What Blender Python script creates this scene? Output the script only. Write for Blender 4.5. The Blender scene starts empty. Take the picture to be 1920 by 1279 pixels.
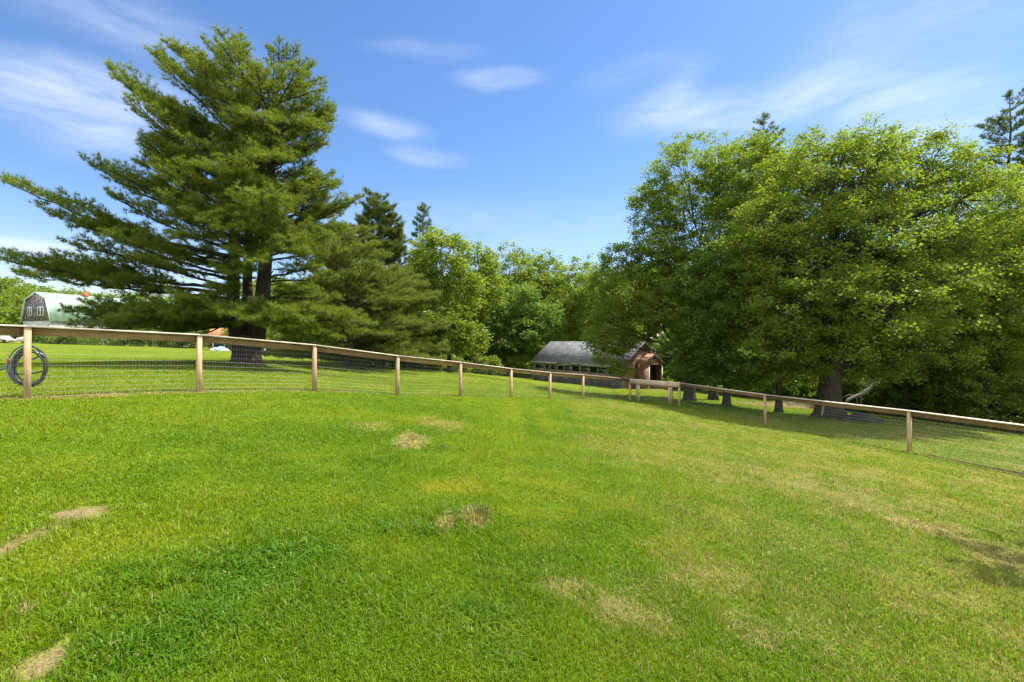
import bpy, math, random
import numpy as np
from mathutils import Matrix, Vector

FX, CX, CY, CAMZ = 853.3, 960.0, 639.5, 1.54
col = bpy.context.scene.collection
TAU = 2 * math.pi

def P(px, py, d):
    """point that stands at distance d (along the view) where the photo shows it"""
    return np.array([(px - CX) / FX * d, d, CAMZ - (py - CY) / FX * d])

# ------------------------------------------------------------------ noise
def _hash(ix, iy, s):
    n = (ix.astype(np.int64) * 374761393 + iy.astype(np.int64) * 668265263 + s * 974711) & 0x7fffffff
    n = ((n ^ (n >> 13)) * 1274126177) & 0x7fffffff
    n = (n ^ (n >> 16)) & 0xffff
    return n / 65535.0

def vnoise(x, y, s=0):
    x = np.asarray(x, float); y = np.asarray(y, float)
    ix, iy = np.floor(x), np.floor(y); fx, fy = x - ix, y - iy
    fx = fx * fx * (3 - 2 * fx); fy = fy * fy * (3 - 2 * fy)
    a, b = _hash(ix, iy, s), _hash(ix + 1, iy, s)
    c, d = _hash(ix, iy + 1, s), _hash(ix + 1, iy + 1, s)
    return (a * (1 - fx) + b * fx) * (1 - fy) + (c * (1 - fx) + d * fx) * fy

def fbm(x, y, s=0, o=4):
    r, a, t = 0, 1.0, 0
    for i in range(o):
        r = r + a * vnoise(x * 2 ** i, y * 2 ** i, s + i * 17); t += a; a *= .5
    return r / t

def sstep(a, b, x):
    t = np.clip((x - a) / (b - a), 0, 1); return t * t * (3 - 2 * t)

# ------------------------------------------------------------------ terrain
A = np.array([-8.1, 7.6]); U = np.array([0.64, 0.768]); U = U / np.linalg.norm(U)
FENCE_T = [-2.47, 0, 2.46, 4.94, 7.42, 9.95, 12.6, 15.16, 17.85, 22.76]
FENCE_Z = [.70, .592, .478, .292, -.043, -.309, -.597, -.907, -1.17, -1.80]
FENCE_TOP = [1.87, 1.795, 1.679, 1.447, 1.118, .838, .501, .222, -.03, -.55]
GL = A + U * 22.76; GR = np.array([8.6, 23.3])
R2 = np.array([.31, -.951]); RT = [0, 5.2, 10.3, 15.5]
RZ = [-1.80, -1.80, -1.73, -1.72]; RTOP = [-.60, -.62, -.525, -.52]
ctrl = [(0, 0, 0), (-4, 2, .36), (4, 3, -.53), (6, 5, -.81), (0, 5, -.17), (-5, 5, .36), (0, 10, -.35), (4, 10, -.78), (8, 9, -1.2),
        (-2, 2, .14), (2, 2, -.28), (-3, 9, .02), (3, 16, -.9), (6, 19, -1.32), (0, 14, -.45), (9, 17, -1.62), (6, 14, -1.12), (5, 22.4, -1.38), (-6, 0, .6), (6, -3, -.55), (-6, -5, .75), (0, -6, .2), (14, 2, -1.5), (20, -5, -2), (-16, 0, .75)]
for t, z in zip(FENCE_T, FENCE_Z): ctrl.append((*(A + U * t), z))
for t, z in zip(RT, RZ): ctrl.append((*(GR + R2 * t), z))
for px, py, d in [(460, 681, 20), (300, 691, 15.5), (100, 681, 20), (2, 646, 60), (0, 643, 80), (300, 652, 60), (405, 657, 60), (520, 662, 45),
                  (620, 676, 35), (700, 684, 33), (800, 694, 36), (880, 699, 42), (1000, 712, 44), (1175, 729, 34.5), (1100, 735, 31), (905, 708, 30), (750, 702, 26), (600, 700, 22), (1240, 727, 37),
                  (1293, 750, 28), (1362, 760, 26), (1460, 773, 24), (1555, 781, 22), (1750, 792, 22), (1900, 812, 20.5), (1500, 757, 30)]:
    ctrl.append(tuple(P(px, py, d)))
for a in range(0, 360, 30):
    ca, sa = math.sin(math.radians(a)), math.cos(math.radians(a))
    z = 1.2 if 180 < a < 345 else (-2.2 if a < 100 else -1.5)
    if a in (0, 330): z = -.5
    ctrl.append((ca * 160, sa * 160, z))
C_ = np.array(ctrl, float)
def _tps(r2): return np.where(r2 > 1e-9, r2 * np.log(np.maximum(r2, 1e-9)), 0)
_n = len(C_)
_K = _tps(((C_[:, None, :2] - C_[None, :, :2]) ** 2).sum(-1)) + np.eye(_n) * 0.6
_Q = np.hstack([np.ones((_n, 1)), C_[:, :2]])
_M = np.block([[_K, _Q], [_Q.T, np.zeros((3, 3))]])
_W = np.linalg.solve(_M, np.concatenate([C_[:, 2], np.zeros(3)]))

def zg0(x, y):
    x = np.asarray(x, float); y = np.asarray(y, float); sh = x.shape
    x, y = x.ravel(), y.ravel(); r = np.hypot(x, y); k = np.minimum(1, 165 / np.maximum(r, 1e-6)); x, y = x * k, y * k
    out = np.empty(len(x))
    for i in range(0, len(x), 20000):
        xs, ys = x[i:i + 20000], y[i:i + 20000]
        d = (xs[:, None] - C_[None, :, 0]) ** 2 + (ys[:, None] - C_[None, :, 1]) ** 2
        out[i:i + 20000] = _tps(d) @ _W[:_n] + _W[_n] + _W[_n + 1] * xs + _W[_n + 2] * ys
    return out.reshape(sh)

MOUNDS = []
def zg(x, y):
    x = np.asarray(x, float); y = np.asarray(y, float)
    z = zg0(x, y) + (fbm(x * .9, y * .9, 5, 3) - .5) * .05 * (np.hypot(x, y) < 60)
    for mx, my, r, h in MOUNDS:
        z = z + h * np.exp(-((x - mx) ** 2 + (y - my) ** 2) / r ** 2) * (.5 + vnoise(x * 9, y * 9, 3))
    return z
def zf(x, y): return float(zg(np.array([x]), np.array([y]))[0])

def G(px, py):
    """where the line of sight of a photo pixel meets the ground"""
    d = np.linspace(1, 60, 1200); x = (px - CX) / FX * d; z = CAMZ - (py - CY) / FX * d
    h = zg0(x, d); i = np.argmax(z < h) if (z < h).any() else len(d) - 1
    return x[i], d[i]

# ------------------------------------------------------------------ objects
def setp(o, label=None, cat=None, group=None, kind=None):
    for k, v in (('label', label), ('category', cat), ('group', group), ('kind', kind)):
        if v: o[k] = v
    return o

def thing(name, loc, label, cat, group=None):
    o = bpy.data.objects.new(name, None); col.objects.link(o); o.location = loc; o.empty_display_size = .2
    return setp(o, label, cat, group)

class MB:
    def __init__(s): s.v = []; s.f = {}; s.n = 0; s.c = []; s.hasc = False
    def add(s, v, f, c=None):
        v = np.asarray(v, float).reshape(-1, 3); f = np.asarray(f, int)
        s.v.append(v); s.f.setdefault(f.shape[1], []).append(f + s.n); s.n += len(v)
        if c is not None: s.c.append(c); s.hasc = True
        return s
    def box(s, c, size, R=None):
        x, y, z = np.array(size) / 2
        v = np.array([[-x, -y, -z], [x, -y, -z], [x, y, -z], [-x, y, -z], [-x, -y, z], [x, -y, z], [x, y, z], [-x, y, z]])
        if R is not None: v = v @ np.asarray(R).T
        return s.add(v + np.asarray(c), [[0, 3, 2, 1], [4, 5, 6, 7], [0, 1, 5, 4], [1, 2, 6, 5], [2, 3, 7, 6], [3, 0, 4, 7]])
    def tube(s, pts, rad, n=6, cap=True):
        p = np.asarray(pts, float); k = len(p); rad = np.broadcast_to(np.asarray(rad, float), (k,))
        t = np.gradient(p, axis=0); t /= np.maximum(np.linalg.norm(t, axis=1, keepdims=True), 1e-9)
        ref = np.array([0, 0, 1.]) if abs(t[:, 2]).mean() < .8 else np.array([1., 0, 0])
        a = np.cross(t, ref); a /= np.maximum(np.linalg.norm(a, axis=1, keepdims=True), 1e-9); b = np.cross(t, a)
        th = np.arange(n) / n * TAU
        v = p[:, None] + rad[:, None, None] * (np.cos(th)[None, :, None] * a[:, None] + np.sin(th)[None, :, None] * b[:, None])
        i = np.arange(k - 1)[:, None] * n; j = np.arange(n)[None]; j2 = (j + 1) % n
        f = np.stack([i + j, i + n + j, i + n + j2, i + j2], -1).reshape(-1, 4)
        base = s.n; s.add(v, f)
        if cap: 
            s.f.setdefault(n, []).append(np.array([np.arange(n)[::1], np.arange(n)[::-1] + (k - 1) * n]) + base)
        return s
    def build(s, name, mat, parent=None, loc=(0, 0, 0), matrix=None, smooth=False):
        me = bpy.data.meshes.new(name)
        v = np.concatenate(s.v) - (np.array(loc) if matrix is None else 0)
        me.vertices.add(len(v)); me.vertices.foreach_set('co', v.astype(np.float32).ravel())
        loops, starts, tot = [], [], 0
        for k, fl in s.f.items():
            f = np.concatenate(fl); loops.append(f.ravel()); starts.append(tot + np.arange(len(f)) * k); tot += f.size
        loops = np.concatenate(loops); starts = np.concatenate(starts)
        me.loops.add(len(loops)); me.loops.foreach_set('vertex_index', loops.astype(np.int32))
        me.polygons.add(len(starts)); me.polygons.foreach_set('loop_start', starts.astype(np.int32))
        if smooth: me.polygons.foreach_set('use_smooth', np.ones(len(starts), bool))
        if s.hasc:
            ca = me.color_attributes.new('Col', 'FLOAT_COLOR', 'POINT')
            c = np.concatenate(s.c); c4 = np.ones((len(c), 4), np.float32); c4[:, :3] = c
            ca.data.foreach_set('color', c4.ravel())
        me.update(calc_edges=True)
        me.materials.append(mat)
        o = bpy.data.objects.new(name, me); col.objects.link(o)
        if matrix is not None:
            M = Matrix(matrix)
            if parent: M = Matrix.Translation(-Vector(parent.location)) @ M
            o.matrix_basis = M
        else: o.location = Vector(loc) - (Vector(parent.location) if parent else Vector())
        if parent: o.parent = parent
        return o

def quad_mat(ax, origin):
    """4x4 from three axes (columns) and an origin"""
    M = np.eye(4); M[:3, 0], M[:3, 1], M[:3, 2], M[:3, 3] = ax[0], ax[1], ax[2], origin
    return [list(r) for r in M]

# ------------------------------------------------------------------ materials
def new_mat(name):
    m = bpy.data.materials.new(name); m.use_nodes = True; nt = m.node_tree; nt.nodes.clear()
    out = nt.nodes.new('ShaderNodeOutputMaterial'); return m, nt, out
def nd(nt, t, **kw):
    n = nt.nodes.new(t)
    for k, v in kw.items():
        if k.startswith('i_'): 
            key = k[2:]; key = int(key) if key.isdigit() else key
            n.inputs[key].default_value = v
        else: setattr(n, k, v)
    return n
def ramp(nt, fac, stops):
    r = nt.nodes.new('ShaderNodeValToRGB'); e = r.color_ramp.elements
    while len(e) < len(stops): e.new(.5)
    for k, (p, c) in zip(e, stops): k.position = p; k.color = (*c, 1) if len(c) == 3 else c
    nt.links.new(fac, r.inputs[0]); return r.outputs[0]
def mixc(nt, fac, a, b, mode='MIX'):
    m = nt.nodes.new('ShaderNodeMix'); m.data_type = 'RGBA'; m.blend_type = mode
    for i, v in ((0, fac), (6, a), (7, b)):
        if hasattr(v, 'is_linked'): nt.links.new(v, m.inputs[i])
        elif isinstance(v, (int, float)): m.inputs[i].default_value = v
        else: m.inputs[i].default_value = (*v, 1)
    return m.outputs[2]
def noise(nt, vec, scale, detail=4, rough=.6):
    n = nd(nt, 'ShaderNodeTexNoise'); n.inputs['Scale'].default_value = scale; n.inputs['Detail'].default_value = detail; n.inputs['Roughness'].default_value = rough
    if vec is not None: nt.links.new(vec, n.inputs['Vector'])
    return n.outputs[0]
def coords(nt, scale=(1, 1, 1), out='Object'):
    tc = nd(nt, 'ShaderNodeTexCoord'); mp = nd(nt, 'ShaderNodeMapping'); mp.inputs['Scale'].default_value = scale
    nt.links.new(tc.outputs[out], mp.inputs[0]); return mp.outputs[0]
def principled(nt, out, color, rough=.8, spec=.3, bump=None, bstr=.4, bdist=.02, metal=0):
    b = nd(nt, 'ShaderNodeBsdfPrincipled'); b.inputs['Roughness'].default_value = rough; b.inputs['Specular IOR Level'].default_value = spec; b.inputs['Metallic'].default_value = metal
    if hasattr(color, 'is_linked'): nt.links.new(color, b.inputs['Base Color'])
    else: b.inputs['Base Color'].default_value = (*color, 1)
    if bump is not None:
        bn = nd(nt, 'ShaderNodeBump'); bn.inputs['Strength'].default_value = bstr; bn.inputs['Distance'].default_value = bdist
        nt.links.new(bump, bn.inputs['Height']); nt.links.new(bn.outputs[0], b.inputs['Normal'])
    nt.links.new(b.outputs[0], out.inputs[0]); return b

def leaf_mat(name, c0, c1, trans=(.16, .22, .02), tmix=.45, gloss=.025, rough=.5, nscale=.5):
    m, nt, out = new_mat(name)
    g = nd(nt, 'ShaderNodeNewGeometry')
    base = ramp(nt, g.outputs['Random Per Island'], [(0, c0), (1, c1)])
    n = noise(nt, coords(nt), nscale, 2)
    v = ramp(nt, n, [(.3, (.78, .84, .8)), (.7, (1.15, 1.1, 1.0))])
    base = mixc(nt, 1.0, base, v, 'MULTIPLY')
    d = nd(nt, 'ShaderNodeBsdfDiffuse'); nt.links.new(base, d.inputs[0])
    t = nd(nt, 'ShaderNodeBsdfTranslucent'); tc = mixc(nt, .35, trans, base); nt.links.new(tc, t.inputs[0])
    mx = nd(nt, 'ShaderNodeMixShader'); mx.inputs[0].default_value = tmix
    nt.links.new(d.outputs[0], mx.inputs[1]); nt.links.new(t.outputs[0], mx.inputs[2])
    gl = nd(nt, 'ShaderNodeBsdfGlossy'); gl.inputs['Roughness'].default_value = rough; gl.inputs[0].default_value = (.9, 1, .85, 1)
    m2 = nd(nt, 'ShaderNodeMixShader'); m2.inputs[0].default_value = gloss
    nt.links.new(mx.outputs[0], m2.inputs[1]); nt.links.new(gl.outputs[0], m2.inputs[2]); nt.links.new(m2.outputs[0], out.inputs[0])
    return m

def bark_mat(name, c0, c1):
    m, nt, out = new_mat(name)
    v = coords(nt, (7, 7, 1.6)); n = noise(nt, v, 2.2, 6, .65)
    vo = nd(nt, 'ShaderNodeTexVoronoi'); vo.inputs['Scale'].default_value = 2.2; vo.feature = 'DISTANCE_TO_EDGE'; nt.links.new(v, vo.inputs[0])
    c = ramp(nt, n, [(.3, c0), (.7, c1)])
    h = nd(nt, 'ShaderNodeMath', operation='ADD'); nt.links.new(n, h.inputs[0]); nt.links.new(vo.outputs[0], h.inputs[1])
    principled(nt, out, c, .95, .1, h.outputs[0], .9, .06); return m

def wood_mat(name, c0, c1, axis=2, rough=.8, green=None):
    m, nt, out = new_mat(name)
    s = [26, 26, 26]; s[axis] = 1.3
    v = coords(nt, tuple(s)); n = noise(nt, v, 1.2, 6, .65)
    oi = nd(nt, 'ShaderNodeObjectInfo')
    c = ramp(nt, n, [(.28, c0), (.5, tuple(np.array(c0) * .5 + np.array(c1) * .5)), (.72, c1)])
    lo = noise(nt, coords(nt, (2, 2, 2)), 1.5, 3)
    c = mixc(nt, 1.0, c, ramp(nt, lo, [(.3, (.75, .72, .68)), (.7, (1.12, 1.1, 1.1))]), 'MULTIPLY')
    hs = nd(nt, 'ShaderNodeHueSaturation'); nt.links.new(c, hs.inputs['Color'])
    mm = nd(nt, 'ShaderNodeMapRange'); nt.links.new(oi.outputs['Random'], mm.inputs[0]); mm.inputs[3].default_value = .82; mm.inputs[4].default_value = 1.15
    nt.links.new(mm.outputs[0], hs.inputs['Value'])
    principled(nt, out, hs.outputs[0], rough, .2, n, .5, .006); return m

def flat_mat(name, c, rough=.7, var=.25, scale=3, metal=0, spec=.3):
    m, nt, out = new_mat(name)
    n = noise(nt, coords(nt), scale, 5)
    a = tuple(np.array(c) * (1 - var)); b = tuple(np.minimum(1, np.array(c) * (1 + var)))
    principled(nt, out, ramp(nt, n, [(.3, a), (.7, b)]), rough, spec, n, .2, .01, metal); return m

M = {}
M['bark_pine'] = bark_mat('pine_bark', (.035, .028, .024), (.12, .095, .08))
M['bark'] = bark_mat('grey_bark', (.035, .03, .024), (.12, .10, .08))
M['deadwood'] = bark_mat('bleached_wood', (.25, .22, .18), (.48, .43, .37))
M['post'] = wood_mat('post_wood', (.34, .21, .105), (.64, .475, .29), 2)
M['rail'] = wood_mat('rail_wood', (.20, .12, .045), (.43, .28, .13), 0)
M['cap'] = wood_mat('cap_wood', (.62, .53, .43), (.82, .74, .64), 0)
M['gatewood'] = wood_mat('gate_wood', (.48, .35, .24), (.74, .58, .44), 0)
M['wire'] = flat_mat('galvanised_wire', (.42, .44, .45), .5, .1, 10, .5, .5)
M['hose'] = flat_mat('black_hose', (.075, .076, .088), .22, .2, 6, 0, 1.0)
M['red'] = flat_mat('faded_red_paint', (.42, .10, .075), .6)
M['orange'] = flat_mat('orange_roof', (.58, .25, .10), .7, .08)
M['white'] = flat_mat('white_paint', (.72, .72, .70), .6, .12)
M['blue'] = flat_mat('pale_blue', (.30, .48, .72), .5, .2)
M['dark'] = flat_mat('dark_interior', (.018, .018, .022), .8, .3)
M['tyre'] = flat_mat('tyre_rubber', (.02, .02, .02), .8)
M['glass'] = flat_mat('window_glass', (.02, .025, .03), .12, .2, 4, 0, .8)
M['mound_grey'] = flat_mat('dark_mound', (.05, .048, .045), .95, .5, 2.5, 0, .05)
M['found'] = flat_mat('pale_foundation', (.46, .45, .43), .9, .3, 1.2)
M['yellow'] = flat_mat('yellow_paint', (.62, .5, .12), .6)
M['car'] = flat_mat('beige_paint', (.42, .38, .36), .4)
M['brick'] = flat_mat('brick', (.42, .13, .08), .9)
# needles and leaves
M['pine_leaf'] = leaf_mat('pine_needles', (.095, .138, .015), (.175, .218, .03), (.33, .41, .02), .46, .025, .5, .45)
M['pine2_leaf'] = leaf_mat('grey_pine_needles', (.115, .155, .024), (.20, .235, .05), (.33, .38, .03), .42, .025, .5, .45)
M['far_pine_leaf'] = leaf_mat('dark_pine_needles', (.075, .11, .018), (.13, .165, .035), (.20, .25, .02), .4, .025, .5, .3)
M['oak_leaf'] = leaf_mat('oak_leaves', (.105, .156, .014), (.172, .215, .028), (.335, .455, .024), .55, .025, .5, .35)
M['maple_leaf'] = leaf_mat('maple_leaves', (.10, .158, .014), (.165, .215, .028), (.34, .46, .025), .54, .025, .5, .35)
M['bright_leaf'] = leaf_mat('young_green_leaves', (.12, .175, .012), (.18, .23, .025), (.36, .46, .02), .55, .025, .5, .4)
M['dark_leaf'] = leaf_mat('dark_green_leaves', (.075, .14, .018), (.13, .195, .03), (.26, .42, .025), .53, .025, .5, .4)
M['shrub_leaf'] = leaf_mat('shrub_leaves', (.115, .16, .018), (.19, .23, .034), (.36, .44, .03), .52, .025, .5, .6)

# ------------------------------------------------------------------ lawn colour (albedo only)
TRENCH0, TRENCH1 = GR + R2 * 10.5, GR + R2 * 15.4
PATCH = []   # x, y, rx, ry, rot, kind, strength
def patch(px, py, rpx, rpy, kind, st=1.0, rot=0):
    x, y = G(px, py); x2, _ = G(px + rpx, py); _, y2 = G(px, max(py - rpy, 700)); y3 = G(px, py + rpy)[1]
    k_ = .95 if kind in 'sd' else 1.15
    PATCH.append((x, y, abs(x2 - x) * (1.1 if kind == 's' else 1), max(.1, abs(y2 - y3) / 2 * k_), rot, kind, st))
for a in [(152, 978, 34, 17, 's', 1.15), (48, 1020, 20, 6, 's', .8), (2, 1048, 20, 16, 's', .9), (110, 1228, 34, 20, 's', 1.05), (40, 1165, 42, 26, 't', .8), (70, 1270, 40, 22, 's', .9),
          (870, 918, 75, 20, 'y', .95), (1030, 905, 40, 12, 'y', .5), (770, 835, 30, 12, 't', .9), (832, 843, 6, 5, 'd', .9), (835, 795, 40, 10, 't', .6), (690, 800, 45, 7, 't', .5), (800, 790, 60, 8, 'y', .6),
          (838, 985, 20, 16, 't', 1.0), (890, 985, 20, 16, 't', .9), (760, 985, 60, 22, 'l', .9), (650, 1000, 90, 60, 'l', .4), (400, 1110, 170, 110, 'l', 1.0), (560, 1060, 120, 70, 'l', .7), (260, 1240, 160, 60, 'l', .9),
          (930, 1180, 90, 60, 'l', .8), (330, 830, 90, 16, 'l', .6), (430, 850, 40, 7, 'l', .7), (250, 1010, 90, 26, 'y', .5), (130, 1060, 70, 20, 'y', .5), (560, 860, 60, 8, 'y', .35), (640, 945, 50, 16, 'y', .35), (690, 1035, 40, 20, 'y', .3), (250, 780, 60, 6, 'y', .3), (1000, 965, 100, 14, 'y', .35),
          (1185, 1160, 90, 26, 't', .8), (1390, 1170, 50, 40, 't', .55), (1060, 1120, 60, 26, 't', .6), (1330, 1080, 90, 50, 't', .55), (1230, 1100, 60, 30, 't', .35), (1500, 910, 110, 24, 't', .7), (1620, 945, 110, 24, 't', .7), (1740, 985, 70, 22, 't', 1.0), (1840, 1020, 60, 20, 't', .9), (1900, 1060, 50, 16, 't', 1.0),
          (1350, 880, 110, 24, 't', .5), (1200, 860, 90, 18, 't', .45), (1120, 830, 60, 10, 't', .4), (1560, 1150, 150, 80, 't', .3), (1400, 1000, 150, 60, 't', .28), (1720, 1160, 50, 24, 't', .5), (1600, 840, 25, 3, 't', .6), (1550, 815, 40, 3, 't', .6), (1150, 760, 60, 4, 't', .45), (985, 1010, 60, 20, 'y', .35),
          (968, 775, 9, 26, 'y', .4), (1022, 785, 11, 26, 'y', .4), (995, 800, 12, 20, 'l', .4), (1280, 1040, 100, 30, 'y', .25), (1750, 930, 60, 14, 'y', .3), (1880, 960, 50, 16, 'y', .35), (700, 870, 40, 8, 'l', .4), (1000, 870, 60, 12, 'l', .35), (1330, 800, 120, 14, 'y', .2)]:
    patch(*a)
x_, y_ = G(768, 832); MOUNDS.append((x_, y_, .38, .13)); MOUNDS.append((x_ + .35, y_ + .35, .25, .05))
x_, y_ = G(850, 980); MOUNDS.append((x_, y_, .4, .06))
for q in [(150, 965), (430, 850), (330, 830), (690, 860), (1120, 830), (560, 1040), (250, 1130), (1330, 960), (1000, 1100), (900, 860)]:
    x_, y_ = G(*q); MOUNDS.append((x_, y_, .45, .05))

def lawn(x, y, dry=True):
    """albedo rgb, bareness 0..1, lushness 0..1 for lawn positions"""
    n1, n2, n3 = fbm(x * .33, y * .33, 1), fbm(x * 1.15, y * 1.15, 2), fbm(x * 4.5, y * 4.5, 3, 3)
    yel = np.clip((n1 * .45 + n2 * .55 - .46) * 2.6 + (n3 - .5) * 1.3, 0, 1) * .55
    right = sstep(-.5, 4.5, x - y * .05) * (y < 22)
    straw = np.clip(right * ((n2 - .42) * 1.4 + (n3 - .45) * 1.2) , 0, 1) * .6 + right * .14
    lush = np.clip((.47 - n2) * 2.2 + (.46 - n1) * 1.2, 0, 1) * .7 * (1 - right * .5)
    bare = np.zeros_like(x); dark = np.zeros_like(x)
    wob = (fbm(x * 3.2, y * 3.2, 11, 3) - .5) * 1.7 + (fbm(x * 14, y * 14, 12, 2) - .5) * .9
    for (cx, cy, rx, ry, rot, k, st) in PATCH:
        r = np.sqrt(((x - cx) / rx) ** 2 + ((y - cy) / ry) ** 2) + wob
        m = sstep(1.25, .35, r) * st
        if k == 's': bare = np.maximum(bare, np.clip(sstep(1.12, .75, r) * st, 0, 1))
        elif k == 't': straw = np.maximum(straw, m * (.55 + .6 * n3))
        elif k == 'y': yel = np.maximum(yel, m)
        elif k == 'd': dark = np.maximum(dark, m)
        else: lush = np.maximum(lush, m)
    # dry strip under the left run of fence
    dx, dy = x - A[0], y - A[1]; t = dx * U[0] + dy * U[1]; off = dx * -U[1] + dy * U[0]
    strip = sstep(.42, .1, np.abs(off - .02 + (n2 - .5) * .35)) * (t < 24) * np.clip(1.35 - t / 7.0, .12, 1)
    straw = np.maximum(straw, strip * np.clip((n3 - .25) * 2.4, 0, 1.1)); 
    # leaf litter behind the big maple
    lit = sstep(1.2, .5, np.hypot((x - 17.0) / 3.2, (y - 27.8) / 1.6) + wob * .3)
    # worn edge in front of the shed door
    worn = sstep(1.2, .3, np.hypot((x - 11.6) / 2.2, (y - 34.6) / .9) + wob * .3)
    # earth step below the last span of the right run
    tt = (x - TRENCH0[0]) * R2[0] + (y - TRENCH0[1]) * R2[1]; oo = np.abs((x - TRENCH0[0]) * R2[1] - (y - TRENCH0[1]) * R2[0] + wob * .03)
    tr = sstep(.34, .2, oo / np.clip(.35 + tt / 3.5, .3, 1.25)) * (tt > 0) * (tt < 5)
    out = (y > 26) | (off > .3)
    c = np.empty(x.shape + (3,))
    g = np.array([.122, .218, .006]); gd = np.array([.078, .185, .008]); yl = np.array([.285, .305, .018]); st = np.array([.34, .28, .12]); so = np.array([.37, .275, .155])
    lm = np.array([.195, .285, .008])
    c[:] = g
    mix = lambda c, k, m: c * (1 - m[..., None]) + np.array(k) * m[..., None]
    c = mix(c, lm, np.clip(n1 * 1.5 - .3, 0, 1) * .8)
    c = mix(c, (.205, .27, .010), np.clip(out * (.5 + .5 * (n2 - .3)), 0, 1))
    c = mix(c, gd, np.clip(lush, 0, 1) * .85)
    c = mix(c, yl, np.clip(yel, 0, 1) * .85)
    c = mix(c, st, np.clip(straw, 0, .92) * (1 if dry else .25))
    c = mix(c, so, np.clip(bare, 0, 1))
    c = mix(c, (.36, .25, .14), np.clip(np.maximum(lit, worn * .7), 0, 1) * .85)
    c = mix(c, (.075, .05, .028), np.clip(np.maximum(tr, dark), 0, 1))
    return c, np.clip(np.maximum.reduce([bare, tr, dark * .8, lit * .7]), 0, 1), np.clip(lush, 0, 1), np.clip(straw, 0, 1)

# ground sheet
def axis_pts(a, b, step, lim):
    m = list(np.arange(a, b, step)); s = step; x = b
    while x < lim: m.append(x); s *= 1.13; x += s
    m.append(lim); s = step; x = a - step
    lo = []
    while x > -lim: lo.append(x); s *= 1.13; x -= s
    lo.append(-lim); return np.array(lo[::-1] + m)
xs = axis_pts(-15, 15.5, .13, 420); ys = axis_pts(-2, 28, .13, 420)
X, Y = np.meshgrid(xs, ys); Z = zg(X, Y)
cc, _, _, _ = lawn(X, Y); cc = cc * .72
nx, ny = len(xs), len(ys); I = np.arange(ny - 1)[:, None] * nx + np.arange(nx - 1)[None]
gm = MB().add(np.stack([X, Y, Z], -1), np.stack([I, I + 1, I + nx + 1, I + nx], -1).reshape(-1, 4), cc.reshape(-1, 3))
m, nt, out = new_mat('lawn_soil')
vc = nd(nt, 'ShaderNodeVertexColor', layer_name='Col')
v = coords(nt); n1 = noise(nt, v, 9, 6, .7); n2 = noise(nt, v, 60, 3, .6); n0 = noise(nt, coords(nt, (1, 1, 1)), 1.6, 4)
c = mixc(nt, 1.0, vc.outputs[0], ramp(nt, n1, [(.25, (.55, .6, .5)), (.5, (1, 1, 1)), (.75, (1.5, 1.4, 1.3))]), 'MULTIPLY')
c = mixc(nt, 1.0, c, ramp(nt, n2, [(.25, (.6, .65, .55)), (.75, (1.4, 1.35, 1.3))]), 'MULTIPLY')
c = mixc(nt, 1.0, c, ramp(nt, n0, [(.3, (.85, .9, .8)), (.7, (1.2, 1.12, 1.1))]), 'MULTIPLY')
hh = nd(nt, 'ShaderNodeMath', operation='ADD'); nt.links.new(n1, hh.inputs[0]); nt.links.new(n2, hh.inputs[1])
principled(nt, out, c, .95, .1, hh.outputs[0], .9, .04)
setp(gm.build('lawn_ground', m, smooth=True), kind='structure')

# grass blades
rng = np.random.default_rng(7)
def make_grass(N, dmin, dmax, amax, wk, seed):
    rng = np.random.default_rng(seed)
    az = rng.uniform(-amax, amax, N); d = np.exp(rng.uniform(math.log(dmin), math.log(dmax), N))
    x, y = np.sin(az) * d, np.cos(az) * d
    c, bare, lush, straw = lawn(x, y, False); isdry = rng.random(N) < straw * .8
    c[isdry] = np.array([.36, .30, .115]) * rng.uniform(.8, 1.15, (isdry.sum(), 1))
    keep = rng.random(N) > bare * 1.05
    inside_trunk = (np.hypot(x - 15.35, y - 22) < .9)
    keep &= ~inside_trunk
    x, y, d, c, lush, straw = x[keep], y[keep], d[keep], c[keep], lush[keep], straw[keep]; N = len(x)
    z = zg(x, y)
    tall = fbm(x * 2.6, y * 2.6, 33, 3)
    h = (.022 + .034 * rng.random(N) ** 1.3) * (.40 + 1.3 * tall) * (1 + .35 * lush) * np.where(d > 12, 1.0, 1)
    broad = rng.random(N) < lush * .5
    w = (.0024 + wk * d) * rng.uniform(.7, 1.3, N); w = np.where(broad, w * 2.2, w); h = np.where(broad, h * .75, h)
    th = rng.uniform(0, TAU, N); lean = np.where(straw > .45, rng.uniform(.5, 1.5, N), rng.uniform(.15, 1.0, N)); lean = np.where(broad, rng.uniform(.7, 1.4, N), lean)
    dx, dy = np.cos(th), np.sin(th); sx, sy = -dy, dx
    tw = rng.uniform(-.8, .8, N); sx2, sy2 = np.cos(th + math.pi / 2 + tw), np.sin(th + math.pi / 2 + tw)
    b = np.stack([x, y, z - .006], -1); S = np.stack([sx2, sy2, np.zeros(N)], -1) * (w / 2)[:, None]; D = np.stack([dx, dy, np.zeros(N)], -1)
    up = np.array([0, 0, 1.])
    mid = b + up * (h * .62)[:, None] + D * (h * lean * .35)[:, None]
    tip = b + up * (h * np.cos(np.minimum(lean, 1.25) * .8))[:, None] + D * (h * lean * .95)[:, None]
    v = np.stack([b - S * .8, b + S * .8, mid + S, mid - S, tip], 1)
    i = np.arange(N)[:, None] * 5
    br = rng.uniform(.75, 1.3, N)[:, None]; dead = rng.random(N) < (.02 + straw * .12)
    c = c * br; c[dead] = np.array([.30, .25, .10]) * br[dead]
    cv = np.repeat(c, 5, 0).reshape(N, 5, 3); cv[:, :2] *= .9
    mb = MB(); mb.add(v, i + np.array([[0, 1, 2, 3]]), cv.reshape(-1, 3)); mb.f[3] = [i + np.array([[3, 2, 4]])]
    return mb
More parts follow.
